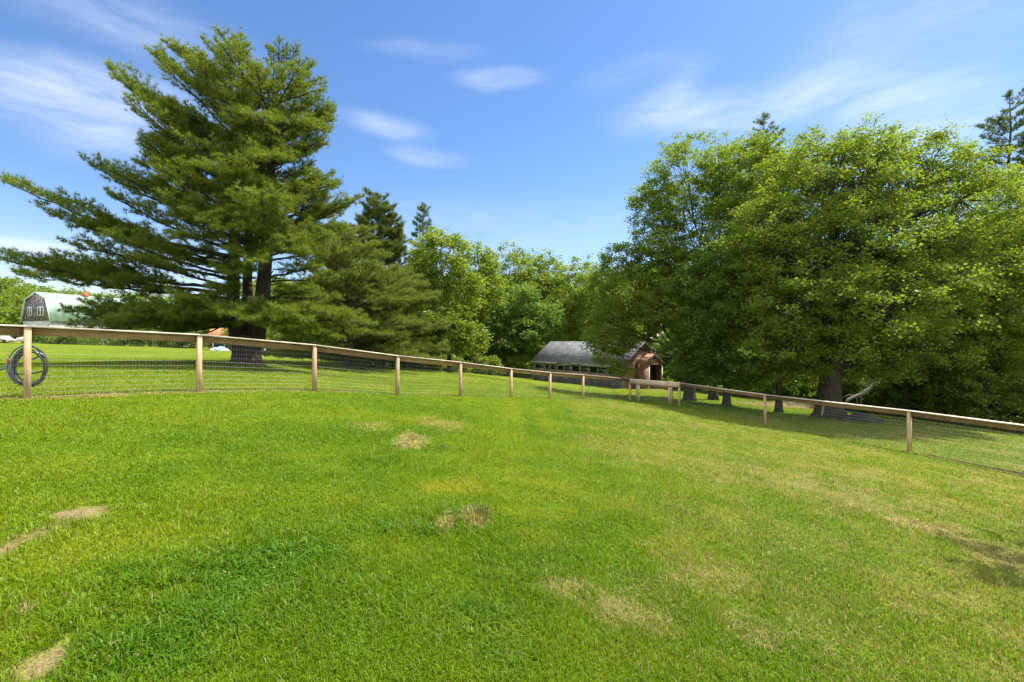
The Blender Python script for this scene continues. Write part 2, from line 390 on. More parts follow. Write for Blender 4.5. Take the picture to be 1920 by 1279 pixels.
m, nt, out = new_mat('grass_blade')
vc = nd(nt, 'ShaderNodeVertexColor', layer_name='Col')
d_ = nd(nt, 'ShaderNodeBsdfDiffuse'); t_ = nd(nt, 'ShaderNodeBsdfTranslucent'); g_ = nd(nt, 'ShaderNodeBsdfGlossy'); g_.inputs['Roughness'].default_value = .45
nt.links.new(vc.outputs[0], d_.inputs[0]); nt.links.new(mixc(nt, 1., vc.outputs[0], (1.5, 1.35, .8), 'MULTIPLY'), t_.inputs[0])
a_ = nd(nt, 'ShaderNodeMixShader'); a_.inputs[0].default_value = .38; b_ = nd(nt, 'ShaderNodeMixShader'); b_.inputs[0].default_value = .012
nt.links.new(d_.outputs[0], a_.inputs[1]); nt.links.new(t_.outputs[0], a_.inputs[2]); nt.links.new(a_.outputs[0], b_.inputs[1]); nt.links.new(g_.outputs[0], b_.inputs[2]); nt.links.new(b_.outputs[0], out.inputs[0])
setp(make_grass(760000, 1.1, 34, math.radians(60), .0007, 5).build('grass', m), 'short green grass of the lawn, mown, with yellow and straw patches', 'grass', kind='stuff')

# ------------------------------------------------------------------ foliage tools
def unit(v): return v / np.maximum(np.linalg.norm(v, axis=-1, keepdims=True), 1e-9)

def leaf_quads(mb, p, size, rng, droop=.25, upb=1.0, out_dir=None):
    N = len(p); th = rng.uniform(0, TAU, N)
    ax = np.stack([np.cos(th), np.sin(th), rng.normal(-droop, .35, N)], -1)
    if out_dir is not None: ax = ax + out_dir * .5
    ax = unit(ax)
    nm = np.stack([rng.normal(0, .65, N), rng.normal(0, .65, N), np.full(N, upb * .62)], -1)
    nm = unit(nm - ax * (nm * ax).sum(-1, keepdims=True)); sd = np.cross(ax, nm)
    L = size * rng.uniform(.5, 1.5, N)[:, None]
    v = np.stack([p, p + ax * L * .5 + sd * L * .34, p + ax * L - nm * L * .12, p + ax * L * .5 - sd * L * .34], 1)
    mb.add(v, np.arange(N)[:, None] * 4 + np.array([[0, 1, 2, 3]]))

def curve(p0, p1, sag, n=7, rng=None, wob=.0):
    p0, p1 = np.asarray(p0, float), np.asarray(p1, float); t = np.linspace(0, 1, n)[:, None]
    c = (p0 + p1) / 2 + np.asarray(sag, float); p = (1 - t) ** 2 * p0 + 2 * t * (1 - t) * c + t ** 2 * p1
    if rng is not None and wob: p[1:-1] += rng.normal(0, wob, (n - 2, 3))
    return p

def sphere_dirs(n, rng):
    v = rng.normal(0, 1, (n, 3)); return unit(v)

DENS = 5.6
def broadleaf(name, base, stems, ells, leafmat, seed, label, cat='tree', leaf=.13, clump_r=.42, clumps=1.0, per=46, trunk_r=.25, group=None, bark='bark', fork=None, flare=1.6, low=-.75, trunk=True, upb=1.0):
    """stems: list of (point list, r0, r1); ells: (cx,cy,cz, rx,ry,rz). Leaves sit in sprays round the shell of the ellipsoids."""
    rng = np.random.default_rng(seed); base = np.asarray(base, float)
    t = thing(name, tuple(base), label, cat, group)
    w = MB(); lf = MB()
    fork = base + np.array([0, 0, 2.2]) if fork is None else np.asarray(fork, float)
    tot_pts = []
    if trunk:
        pts = curve(base - np.array([0, 0, .15]), fork, rng.normal(0, .05, 3) * [1, 1, 0], 9)
        k = np.linspace(0, 1, 9); r = trunk_r * (1 - .25 * k) * (1 + (flare - 1) * np.exp(-k * 7))
        w.tube(pts, r, 10)
    for pts, r0, r1 in stems:
        w.tube(pts, np.linspace(r0, r1, len(pts)), 8)
    for (cx, cy, cz, rx, ry, rz) in ells:
        c = np.array([cx, cy, cz]); R = np.array([rx, ry, rz])
        n = max(8, int(clumps * DENS * (rx * ry + ry * rz + rx * rz) / 3 / clump_r ** 2))
        u = sphere_dirs(n * 2, rng); u = u[u[:, 2] > low][:n]; n = len(u)
        ph = rng.uniform(0, 9, 3)
        vq = c + u * R; vk = 2.6 / clump_r * .42
        vd = np.sin(vq[:, 0] * vk + ph[0]) * np.sin(vq[:, 1] * vk + ph[1]) + np.sin(vq[:, 2] * vk * 1.25 + ph[2]) * .7
        u = u[(vd > -.42) | (rng.random(n) < .12)]; n = len(u)
        lump = 1 + .16 * np.sin(u[:, 0] * 5 + ph[0]) * np.sin(u[:, 1] * 5 + ph[1]) + .12 * np.sin(u[:, 2] * 8 + ph[2]) + .06 * rng.normal(0, 1, n)
        rad = rng.uniform(.35, 1, n) ** .45 * lump
        cl = c + u * R * rad[:, None]
        # limb from the fork to the ellipsoid, twigs on to the sprays
        lr = max(.03, trunk_r * .38 * min(1, max(R) / 3.5))
        limb_end = c + np.array([0, 0, rz * .25])
        L = np.linalg.norm(limb_end - fork)
        lp = curve(fork, limb_end, (0, 0, -L * .06) if limb_end[2] > fork[2] else (0, 0, L * .12), 9, rng, L * .012)
        if trunk: w.tube(lp, np.linspace(lr, lr * .35, 9), 6)
        for q in cl[rng.random(n) < min(.5, 45 / n)]:
            s = lp[rng.integers(4, 9)]; w.tube(curve(s, q, (0, 0, -.05 * np.linalg.norm(q - s)), 5, rng, .04), np.linspace(lr * .28, .008, 5), 4, False)
        k = rng.poisson(per * 1.3, n); ci = np.repeat(np.arange(n), k)
        sc = rng.uniform(.7, 1.35, n)[ci][:, None]
        g = rng.normal(0, 1, (len(ci), 3)) * np.array([1, 1, .62]) * clump_r * .46 * sc
        o = u[ci]
        g[:, 2] -= .10 * (np.hypot(g[:, 0], g[:, 1]) / clump_r) ** 2 * clump_r
        leaf_quads(lf, cl[ci] + g, leaf, rng, .3, upb, o)
        tot_pts.append(len(ci))
    if w.n: w.build('trunk' if trunk else 'stems', M[bark], t, tuple(base), smooth=True)
    lf.build('crown' if trunk else 'foliage', leafmat, t, tuple(base))
    return t

def ell(px, py, d, rx, rz, ry=None): 
    p = P(px, py, d); return (*p, rx, ry or rx, rz)

class Pine:
    def __init__(s, seed, needle=.13, nw=.011, nn=9):
        s.rng = np.random.default_rng(seed); s.w = MB(); s.lf = MB(); s.tp = []; s.ta = []; s.needle, s.nw, s.nn = needle, nw, nn
    def limb(s, p0, p1, up=.0, r0=.06, fs=.35, wid=.26, step=.26, maxw=1.5, dens=1.0):
        rng = s.rng; p0, p1 = np.asarray(p0, float), np.asarray(p1, float); L = np.linalg.norm(p1 - p0); n = max(6, int(L / .35))
        pts = curve(p0, p1, (0, 0, -up * L), n, rng, .02 * min(L, 3) * .5)
        s.w.tube(pts, np.linspace(r0, .012, n), 5, False)
        tang = unit(np.gradient(pts, axis=0))
        for q in np.arange(fs, 1.0, step / L):
            i = q * (n - 1); a = int(i); f = i - a; a2 = min(a + 1, n - 1)
            p = pts[a] * (1 - f) + pts[a2] * f; t = tang[a]
            side = unit(np.cross(t, [0, 0, 1.]))
            for sg in (-1, 1):
                if rng.random() > .93 * dens: continue
                prof = min(1, (1 - q) * 2.2 + .22) * min(1, (q - fs) * 5 + .45)
                L2 = min(maxw, wid * L) * prof * rng.uniform(.6, 1.15)
                if L2 < .12: L2 = .12
                d = unit(t * rng.uniform(.45, .95) + side * sg * rng.uniform(.6, 1.0) + np.array([0, 0, rng.normal(.16, .22)]))
                s.spray(p, d, L2)
        s.spray(pts[-2], tang[-1], .3)
    def spray(s, p, d, L):
        rng = s.rng; e = p + d * L + np.array([0, 0, .10 * L])
        if L > .35: s.w.tube(np.array([p, (p + e) / 2, e]), [.012, .008, .004], 3, False)
        k = max(2, int(L / .085)); tt = np.linspace(.25, 1, k)
        pos = p + (e - p) * tt[:, None] + rng.normal(0, .045, (k, 3)); s.tp.append(pos); s.ta.append(np.repeat(unit(d * .8 + [0, 0, .45])[None], k, 0))
        sd = unit(np.cross(d, [0, 0, 1.])); k2 = int(k * .9)
        if k2 > 1:
            tt = rng.uniform(.3, .95, k2); sg = rng.choice([-1, 1], k2)[:, None]; l = rng.uniform(.08, .28, k2)[:, None] * min(1, L)
            dd = unit(d * .6 + sd * sg * .8 + [0, 0, .25])
            pos = p + (e - p) * tt[:, None] + dd * l; s.tp.append(pos); s.ta.append(unit(dd + [0, 0, .3]))
    def finish(s, t, leafmat, bark='bark_pine'):
        rng = s.rng; b = tuple(t.location); tp = np.concatenate(s.tp); ta = np.concatenate(s.ta); N = len(tp)
        n = s.nn; p = np.repeat(tp, n, 0); a = unit(np.repeat(ta, n, 0) + rng.normal(0, .62, (N * n, 3)))
        L = s.needle * rng.uniform(.7, 1.25, N * n)[:, None]; sd = unit(np.cross(a, rng.normal(0, 1, (N * n, 3)))) * s.nw * .5
        v = np.stack([p - sd, p + sd, p + a * L + sd * .6], 1)
        s.lf.add(v, np.arange(N * n)[:, None] * 3 + np.array([[0, 1, 2]]))
        s.w.build('trunk', M[bark], t, b, smooth=True); s.lf.build('crown', leafmat, t, b)
        return N

def simple_pine(name, base, H, R, seed, label, leafmat, needle=.2, nw=.02, nn=7, bare=.15, power=.8, whorl=.8, step=.4, group=None, lean=(0, 0), per=5, up=.1, trunk_r=None, rise=.25):
    base = np.asarray(base, float); t = thing(name, tuple(base), label, 'tree', group); pn = Pine(seed, needle, nw, nn); rng = pn.rng
    top = base + np.array([lean[0], lean[1], H]); ax = curve(base - [0, 0, .2], top, (0, 0, 0), 10, rng, .05)
    tr = trunk_r or H * .014; pn.w.tube(ax, np.linspace(tr, .03, 10), 8)
    h = H * bare
    while h < H - .3:
        f = h / H; p = base + np.array([lean[0], lean[1], 0]) * f + np.array([0, 0, h]); a0 = rng.uniform(0, TAU)
        for k in range(rng.integers(per - 2, per + 1)):
            az = a0 + k * TAU / per + rng.normal(0, .25); L = (R * (1 - f) ** power + .35) * rng.uniform(.6, 1.2)
            e = p + np.array([math.cos(az) * L, math.sin(az) * L, L * (rise + .5 * f) * rng.uniform(.5, 1.3)])
            pn.limb(p, e, up, max(.02, .012 * L), .3, .3, step, 1.6, .95)
        h += whorl * rng.uniform(.75, 1.2)
    pn.limb(top - [0, 0, .8], top + [0, 0, .25], 0, .03, .2, .5, .2, .5)
    pn.finish(t, leafmat); return t

# ------------------------------------------------------------------ the big white pine
def big_pine():
    bx, by = P(462, 681, 20)[:2]; base = np.array([bx, by, zf(bx, by)])
    t = thing('pine_tree', tuple(base), 'huge forked white pine with long sweeping limbs on the open lawn', 'tree')
    pn = Pine(42, .18, .0155, 15); rng = pn.rng
    D = 20.0
    sp = lambda px, py, d=D: P(px, py, d)
    # butt, then two main stems and a thinner one between
    k = np.linspace(0, 1, 9); butt = np.stack([np.linspace(a, b, 9) for a, b in zip(base - [0, 0, .2], sp(463, 628))], -1)
    pn.w.tube(butt, .54 + .36 * np.exp(-k * 6) + .10 * k ** 3, 16)
    SL = np.array([sp(452, 640), sp(441, 600), sp(437, 560), sp(438, 500), sp(440, 430), sp(440, 330, 20.1), sp(438, 220, 20.1), sp(432, 160, 20.2), sp(428, 132, 20.2)])
    SR = np.array([sp(476, 640), sp(486, 600), sp(492, 560), sp(497, 500, 20.2), sp(502, 430, 20.3), sp(508, 330, 20.5), sp(513, 220, 20.6), sp(518, 178, 20.7), sp(522, 152, 20.7)])
    SM = np.array([sp(464, 636, 20.3), sp(464, 590, 20.5), sp(464, 520, 20.7), sp(466, 430, 20.9), sp(470, 330, 21), sp(474, 220, 21), sp(478, 130, 21)])
    pn.w.tube(SL, [.42, .31, .26, .23, .21, .17, .12, .07, .03], 12); pn.w.tube(SR, [.44, .34, .30, .27, .23, .18, .13, .08, .03], 12); pn.w.tube(SM, [.32, .24, .2, .18, .15, .1, .03], 8)
    def on(S, py):
        ys = [CY - (q[2] - CAMZ) / q[1] * FX for q in S]
        return np.array([np.interp(-py, -np.array(ys), S[:, i]) for i in range(3)])
    ex = [ # stem, start py, tip px, tip py, tip depth, up, r
        (SL, 300, 210, 138, 19, .06, .07), (SL, 250, 245, 170, 18.6, .06, .05), (SL, 210, 283, 100, 19.5, .05, .05), (SL, 170, 320, 88, 19.6, .05, .045), (SL, 130, 378, 68, 20, .03, .04), (SL, 260, 300, 190, 17.5, .05, .05), (SL, 180, 350, 110, 18.5, .04, .04),
        (SL, 340, 270, 258, 19, .05, .06), (SL, 380, 266, 298, 18.8, .05, .06), (SL, 420, 292, 330, 17, .05, .06), (SL, 430, 163, 303, 18, .10, .08), (SL, 470, 200, 360, 17, .10, .07),
        (SL, 480, 2, 338, 16.3, .10, .10), (SL, 490, 90, 400, 17, .09, .07), (SL, 500, 150, 420, 18.5, .07, .06), (SL, 520, 125, 454, 17.2, .05, .08), (SL, 515, 200, 440, 15.6, .06, .07), (SL, 548, 0, 487, 16.5, .05, .10), (SL, 540, 60, 500, 17.5, .03, .08), (SL, 545, 150, 500, 19, .03, .07), (SL, 540, 240, 478, 15.8, .03, .07),
        (SL, 560, 30, 515, 18.5, .02, .08), (SL, 565, 170, 524, 17, .01, .07), (SL, 585, 122, 584, 17.5, -.03, .07), (SL, 590, 150, 590, 17.2, -.03, .08), (SL, 600, 205, 600, 16.4, -.03, .08), (SL, 600, 260, 615, 16.8, -.04, .08), (SL, 605, 130, 610, 18.5, -.03, .08), (SL, 610, 310, 625, 17.4, -.05, .07), (SL, 590, 232, 582, 16, -.03, .07),
        (SL, 380, 465, 432, 16.4, .04, .06), (SL, 400, 385, 415, 16, .05, .06), (SR, 360, 512, 372, 16.6, .05, .06), (SL, 330, 415, 322, 16.4, .05, .06), (SR, 300, 500, 292, 17, .05, .06), (SR, 240, 480, 215, 17.2, .05, .05), (SL, 440, 330, 440, 15.8, .05, .06), (SR, 420, 545, 455, 17, .03, .06), (SL, 590, 405, 578, 16.2, -.03, .06), (SR, 600, 522, 602, 16.4, -.04, .06), (SL, 450, 480, 490, 16.2, .02, .05), (SL, 500, 442, 516, 16.4, .0, .05), (SL, 540, 405, 540, 16.8, -.01, .05), (SL, 595, 430, 592, 15.8, -.05, .05), (SR, 600, 470, 600, 16, -.05, .05), (SR, 600, 560, 580, 17.5, -.03, .06), (SR, 560, 590, 540, 18, .0, .06), (SR, 520, 600, 500, 18.5, .02, .06), (SL, 590, 350, 575, 16.5, -.03, .06), (SL, 600, 300, 590, 15.8, -.04, .06), (SR, 480, 620, 440, 18.5, .04, .06), (SL, 600, 380, 605, 17.5, -.05, .05), (SR, 470, 560, 470, 17, .02, .05), (SR, 600, 540, 615, 17.2, -.05, .05),
        (SL, 600, 140, 628, 17, -.05, .06), (SL, 595, 228, 594, 15.8, -.03, .06), (SL, 605, 190, 608, 16, -.04, .06),
        (SL, 600, 190, 625, 18, -.06, .07), (SL, 610, 250, 640, 18.2, -.06, .06), (SL, 600, 340, 600, 16.2, -.04, .07), (SL, 585, 330, 560, 15.6, -.02, .07), (SL, 608, 365, 622, 17.5, -.05, .06),
        (SR, 140, 526, 72, 20.6, .02, .04), (SR, 155, 498, 84, 20.2, .02, .04), (SL, 140, 456, 64, 20.2, .02, .04), (SL, 150, 402, 64, 19.8, .02, .04), (SR, 160, 578, 108, 20.4, .04, .05), (SR, 190, 604, 168, 20, .05, .05), (SR, 230, 612, 238, 19.4, .05, .05), (SR, 200, 560, 128, 18.8, .05, .05), (SR, 250, 600, 180, 21.6, .05, .05), (SR, 280, 630, 205, 21.4, .05, .06), (SR, 120, 560, 84, 20.8, .03, .04), (SR, 170, 592, 150, 20.8, .05, .05), (SR, 200, 590, 118, 21.5, .05, .05), (SR, 250, 626, 195, 20.8, .06, .06), (SR, 270, 628, 222, 20.2, .06, .06), (SR, 300, 612, 262, 21, .04, .05), (SR, 350, 628, 322, 20.6, .05, .06), (SR, 380, 625, 345, 19.6, .05, .06),
        (SR, 430, 683, 367, 20.5, .07, .07), (SR, 440, 640, 390, 21, .05, .06), (SR, 460, 650, 425, 20, .04, .06), (SR, 490, 610, 470, 21.5, .03, .06), (SR, 530, 640, 520, 21.5, .0, .06), (SR, 560, 640, 560, 20.5, -.02, .07), (SR, 590, 660, 590, 20, -.04, .08), (SR, 600, 620, 590, 18, -.05, .08), (SR, 605, 570, 600, 17, -.04, .08), (SR, 600, 700, 610, 20, -.04, .08), (SR, 605, 540, 585, 16.5, -.04, .07), (SR, 610, 640, 635, 19, -.06, .06), (SR, 610, 585, 628, 18.4, -.06, .06)]
    for S, y0, px, py, d, up, r in ex:
        p0 = on(S, y0); p1 = P(px, py, d); pn.limb(p0, p1, up, r, .33 if y0 > 420 else .25, .23 if y0 > 420 else .28, .24, 1.7)
        if (px < 180 and y0 > 420) or (px < 270 and py > 540): continue
        # an echo of the limb a little off its line
        q = p0 + (p1 - p0) * .42; e = q + (p1 - q) * rng.uniform(.55, .8) + rng.normal(0, .55, 3) * [1, 1, .6]
        e[2] = min(e[2], p1[2] - .1)
        pn.limb(q, e, up, r * .5, .3, .3, .25, 1.2)
    # whorls all round
    for S, y1 in ((SL, 152), (SR, 166), (SM, 172)):
        py = 500 if S is not SM else 450
        while py > y1:
            f = max(.02, (py - 80) / 540.0); p = on(S, py); a0 = rng.uniform(0, TAU)
            nb = 4 if f < .5 else 5
            for k in range(nb):
                az = a0 + k * TAU / nb + rng.normal(0, .3); L = (.9 + 4.5 * f ** .75) * rng.uniform(.6, 1.15)
                cx = math.cos(az)
                if cx > .5: L *= .72
                if py > 430 and rng.random() < .5: continue
                ri = .62 * (1 - f) + .13
                pn.limb(p, p + np.array([cx * L, math.sin(az) * L, L * ri * rng.uniform(.5, 1.4)]), .05, .022 + .010 * L, .38, .28, .25, 1.5)
            py -= 19
        pn.limb(S[-2], S[-1] + [0, 0, .15], 0, .03, .2, .5, .16, .6)
    # dead inner branches
    for _ in range(46):
        S = SL if rng.random() < .5 else SR; p = on(S, rng.uniform(430, 600)); az = rng.uniform(0, TAU); L = rng.uniform(1.2, 3.4)
        e = p + np.array([math.cos(az) * L, math.sin(az) * L, rng.normal(.1, .35)]); q = curve(p, e, (0, 0, .1), 6, rng, .06)
        pn.w.tube(q, np.linspace(.03, .007, 6), 4, False)
        for j in (2, 3, 4): pn.w.tube(np.array([q[j], q[j] + rng.normal(0, .35, 3) * [1, 1, .5]]), [.01, .004], 3, False)
    print('pine tufts', pn.finish(t, M['pine_leaf']))
big_pine()

# ------------------------------------------------------------------ other conifers
def gp(px, d, dz=0):
    x = (px - CX) / FX * d; return np.array([x, d, zf(x, d) + dz])
simple_pine('pine_tree', gp(650, 28), 8.3, 4.5, 3, 'shorter grey-green pine with drooping low boughs and bare twigs just right of the huge pine', M['pine2_leaf'], .19, .019, 11, .04, .5, .42, .25, per=7, up=-.02, trunk_r=.2, rise=.08)
simple_pine('pine_tree', gp(745, 32), 6.4, 3.9, 13, 'low spreading pine bough clump in front of the yellow-green tree', M['pine2_leaf'], .19, .02, 11, .05, .5, .42, .25, per=7, up=-.02, trunk_r=.15, rise=.06)
simple_pine('pine_tree', gp(708, 47), 16.9, 3.4, 4, 'tall dark conifer with a rounded bushy top behind the shorter pine', M['far_pine_leaf'], .3, .034, 10, .3, .42, .5, .27, per=8, rise=.35)
simple_pine('pine_tree', gp(640, 42), 11.0, 3.4, 5, 'mid-height pine between the huge pine and the rounded dark conifer', M['pine2_leaf'], .26, .03, 10, .2, .6, .55, .27, per=7)
simple_pine('pine_tree', gp(793, 54), 18.6, 2.9, 6, 'thin dark conifer spire poking up behind the yellow-green tree', M['far_pine_leaf'], .32, .036, 9, .3, .7, .75, .3, per=6)
simple_pine('pine_tree', gp(748, 50), 14.0, 2.6, 16, 'small conifer tip between the rounded conifer and the thin spire', M['far_pine_leaf'], .32, .036, 9, .3, .7, .7, .3, per=6)
simple_pine('pine_tree', gp(1432, 44), 26.2, 4.2, 8, 'ragged conifer top rising behind the broad leafy trees', M['far_pine_leaf'], .28, .03, 9, .4, .6, .8, .34, per=6, rise=.3)
simple_pine('pine_tree', gp(1893, 36), 24.4, 4.6, 9, 'tall dark pine with bare trunk showing at the right edge', M['far_pine_leaf'], .25, .028, 10, .4, .5, .9, .3, per=6, rise=.18, trunk_r=.3)

# ------------------------------------------------------------------ central deciduous trees
B = broadleaf
def tree(px, d, ells, mat, seed, label, **kw):
    b = gp(px, d); e = [ell(*q) for q in ells]
    if 'fork' not in kw: kw['fork'] = b + np.array([0, 0, kw.pop('fh', 2.2)])
    return B('broadleaf_tree', b, [], e, mat, seed, label, **kw)
tree(842, 36, [(826, 482, 36, 2.3, 2.4), (790, 530, 35, 1.7, 1.7), (866, 545, 36.5, 1.8, 2.2), (775, 590, 33.5, 1.5, 1.2), (850, 610, 35, 1.8, 1.5), (880, 640, 35, 1.4, 1.3), (815, 640, 34, 1.3, 1.2)], M['bright_leaf'], 21,
     'bright yellow-green tree beside the dark spire conifer', leaf=.17, clump_r=.5, per=42, clumps=1.6, trunk_r=.2)
tree(893, 45, [(888, 500, 45, 2.3, 2.6), (912, 545, 44, 1.9, 2.4), (880, 580, 44, 1.9, 2.2)], M['oak_leaf'], 22, 'narrow mid-green tree next to the bright yellow-green one', leaf=.2, clump_r=.55, per=36, clumps=1.5, trunk_r=.2, fh=3)
tree(958, 60, [(950, 510, 60, 3.4, 3.4), (935, 570, 59, 2.8, 3.2), (985, 550, 60, 2.8, 3)], M['oak_leaf'], 23, 'airy pale-topped tree rising behind the dark round maple', leaf=.26, clump_r=.7, per=30, clumps=1.3, trunk_r=.25, fh=4)
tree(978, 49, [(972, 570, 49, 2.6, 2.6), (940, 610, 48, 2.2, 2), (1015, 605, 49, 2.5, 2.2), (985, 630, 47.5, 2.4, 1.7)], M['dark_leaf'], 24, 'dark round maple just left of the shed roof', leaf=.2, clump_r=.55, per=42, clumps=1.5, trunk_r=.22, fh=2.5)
tree(1030, 63, [(1018, 525, 63, 3.4, 4.3), (1045, 570, 62, 3.3, 3.6), (1000, 590, 62, 3, 3)], M['maple_leaf'], 25, 'leafy green tree directly above the shed ridge', leaf=.26, clump_r=.7, per=34, clumps=1.5, trunk_r=.25, fh=4)
tree(1082, 56, [(1078, 540, 56, 3.2, 3.5), (1060, 600, 54, 2.8, 3), (1105, 600, 55, 2.8, 3)], M['oak_leaf'], 26, 'rounded green tree behind the middle of the shed', leaf=.24, clump_r=.65, per=36, clumps=1.5, trunk_r=.25, fh=3)
tree(1128, 50, [(1125, 560, 50, 3, 3.4), (1150, 620, 49, 2.8, 3)], M['maple_leaf'], 27, 'green tree behind the right part of the shed roof', leaf=.22, clump_r=.6, per=38, clumps=1.5, trunk_r=.25, fh=3)

# ------------------------------------------------------------------ right-hand group
tree(1293, 28, [(1182, 560, 29, 2.0, 2.2), (1150, 610, 29.5, 1.7, 1.6), (1140, 640, 28.5, 1.3, 1.1), (1165, 500, 31, 1.5, 1.6), (1235, 575, 28, 2.2, 1.6), (1305, 660, 27, 1.3, 1.4), (1130, 540, 31, 1.0, 1.2), (1145, 668, 28, 1.1, .7), (1120, 640, 28.5, .9, .8), (1160, 692, 27.5, .7, .4), (1172, 640, 28, .9, .7)], M['oak_leaf'], 31,
     'leaning tree whose low leafy boughs hang over the shed roof', leaf=.125, clump_r=.42, per=58, clumps=.95, trunk_r=.32, fh=2.6)
tree(1337, 29, [(1290, 350, 30, 3.1, 3.1), (1225, 395, 30.5, 1.9, 2.3), (1240, 470, 30, 2.4, 1.9), (1320, 440, 29.5, 3.0, 2.6), (1375, 340, 31, 2.6, 2.7), (1405, 335, 27.5, 2.3, 2.2), (1392, 425, 26.5, 2.3, 2.1), (1215, 500, 31, 1.8, 1.4), (1290, 520, 28, 2.6, 1.8)], M['maple_leaf'], 32,
     'tall rounded tree forming the left shoulder of the big leafy group', leaf=.125, clump_r=.45, per=58, clumps=1.0, trunk_r=.24, fh=4)
tree(1362, 26, [(1328, 610, 26, 2.2, 1.8), (1370, 660, 25.5, 2.2, 1.5), (1308, 690, 26.5, 1.4, 1.0), (1350, 705, 25.5, 1.5, .8), (1405, 695, 25, 1.6, .9), (1380, 560, 25, 2.4, 2.0), (1330, 540, 25.5, 2.2, 1.8)], M['dark_leaf'], 33,
     'dark leafy tree low between the shed door and the thick trunk', leaf=.12, clump_r=.42, per=56, clumps=1.1, trunk_r=.2, fh=2.4)
tree(1460, 24, [(1430, 600, 23.5, 2.2, 1.8), (1450, 680, 23, 1.9, 1.0), (1490, 700, 23, 1.5, .8), (1440, 715, 23.5, 1.3, .6), (1425, 540, 23.5, 2.2, 1.9), (1500, 640, 22.5, 1.7, 1.3), (1420, 480, 24, 2.6, 2.2), (1470, 400, 25, 2.8, 2.6), (1440, 320, 27, 2.4, 2.0)], M['maple_leaf'], 34,
     'slim-trunked tree just left of the thick trunk', leaf=.115, clump_r=.42, per=56, clumps=1.0, trunk_r=.17, fh=2.6)
b = gp(1556, 22)
B('broadleaf_tree', b, [([P(1563, 700, 21.9), P(1572, 640, 22), P(1590, 540, 22), P(1600, 420, 22.3)], .36, .14), ([P(1550, 700, 22), P(1545, 620, 21.8), P(1525, 500, 21.6), P(1500, 400, 21.6)], .34, .12), ([P(1585, 560, 22), P(1640, 480, 21.8), P(1730, 400, 21.8)], .2, .08)],
  [ell(*q) for q in [(1560, 360, 22, 3.2, 2.7), (1640, 330, 23, 3.0, 2.0), (1745, 330, 22.5, 2.7, 2.0), (1800, 400, 22, 2.4, 2.6), (1690, 430, 21, 3.0, 2.4), (1590, 470, 20.5, 2.9, 2.2), (1500, 480, 21, 2.6, 2.2), (1520, 570, 19.5, 2.4, 1.5), (1620, 570, 19, 2.6, 1.6), (1720, 540, 20, 2.6, 1.8), (1790, 500, 21.5, 2.4, 2.2), (1480, 640, 20, 1.7, .95), (1570, 640, 19.5, 1.9, .8), (1660, 620, 20.5, 2.0, 1.1), (1500, 690, 21, 1.1, .6), (1625, 690, 22, 1.5, .9), (1560, 300, 23, 2.6, 1.4), (1460, 420, 22, 2.2, 1.8), (1640, 670, 22.5, 1.8, 1.1), (1730, 650, 22, 2.2, 1.3)]],
  M['oak_leaf'], 35, 'largest broad tree with a thick fluted trunk beyond the right fence', leaf=.11, clump_r=.42, per=58, clumps=.9, trunk_r=.58, fork=P(1557, 690, 22), flare=1.7)
tree(1860, 24, [(1870, 420, 25, 2.6, 3.0), (1910, 500, 24, 2.6, 2.6), (1850, 570, 23.5, 2.4, 2.2), (1930, 620, 22.5, 2.6, 2.2), (1880, 660, 23, 2.2, 1.6), (1800, 680, 23.5, 2.0, 1.2), (1840, 480, 24.5, 2.4, 2.2), (1800, 600, 23, 2.2, 2.0), (1960, 450, 25, 2.6, 3)], M['oak_leaf'], 36,
     'yellowish leafy tree cut by the right edge below the tall pine', leaf=.115, clump_r=.42, per=56, clumps=.95, trunk_r=.25, fh=3)

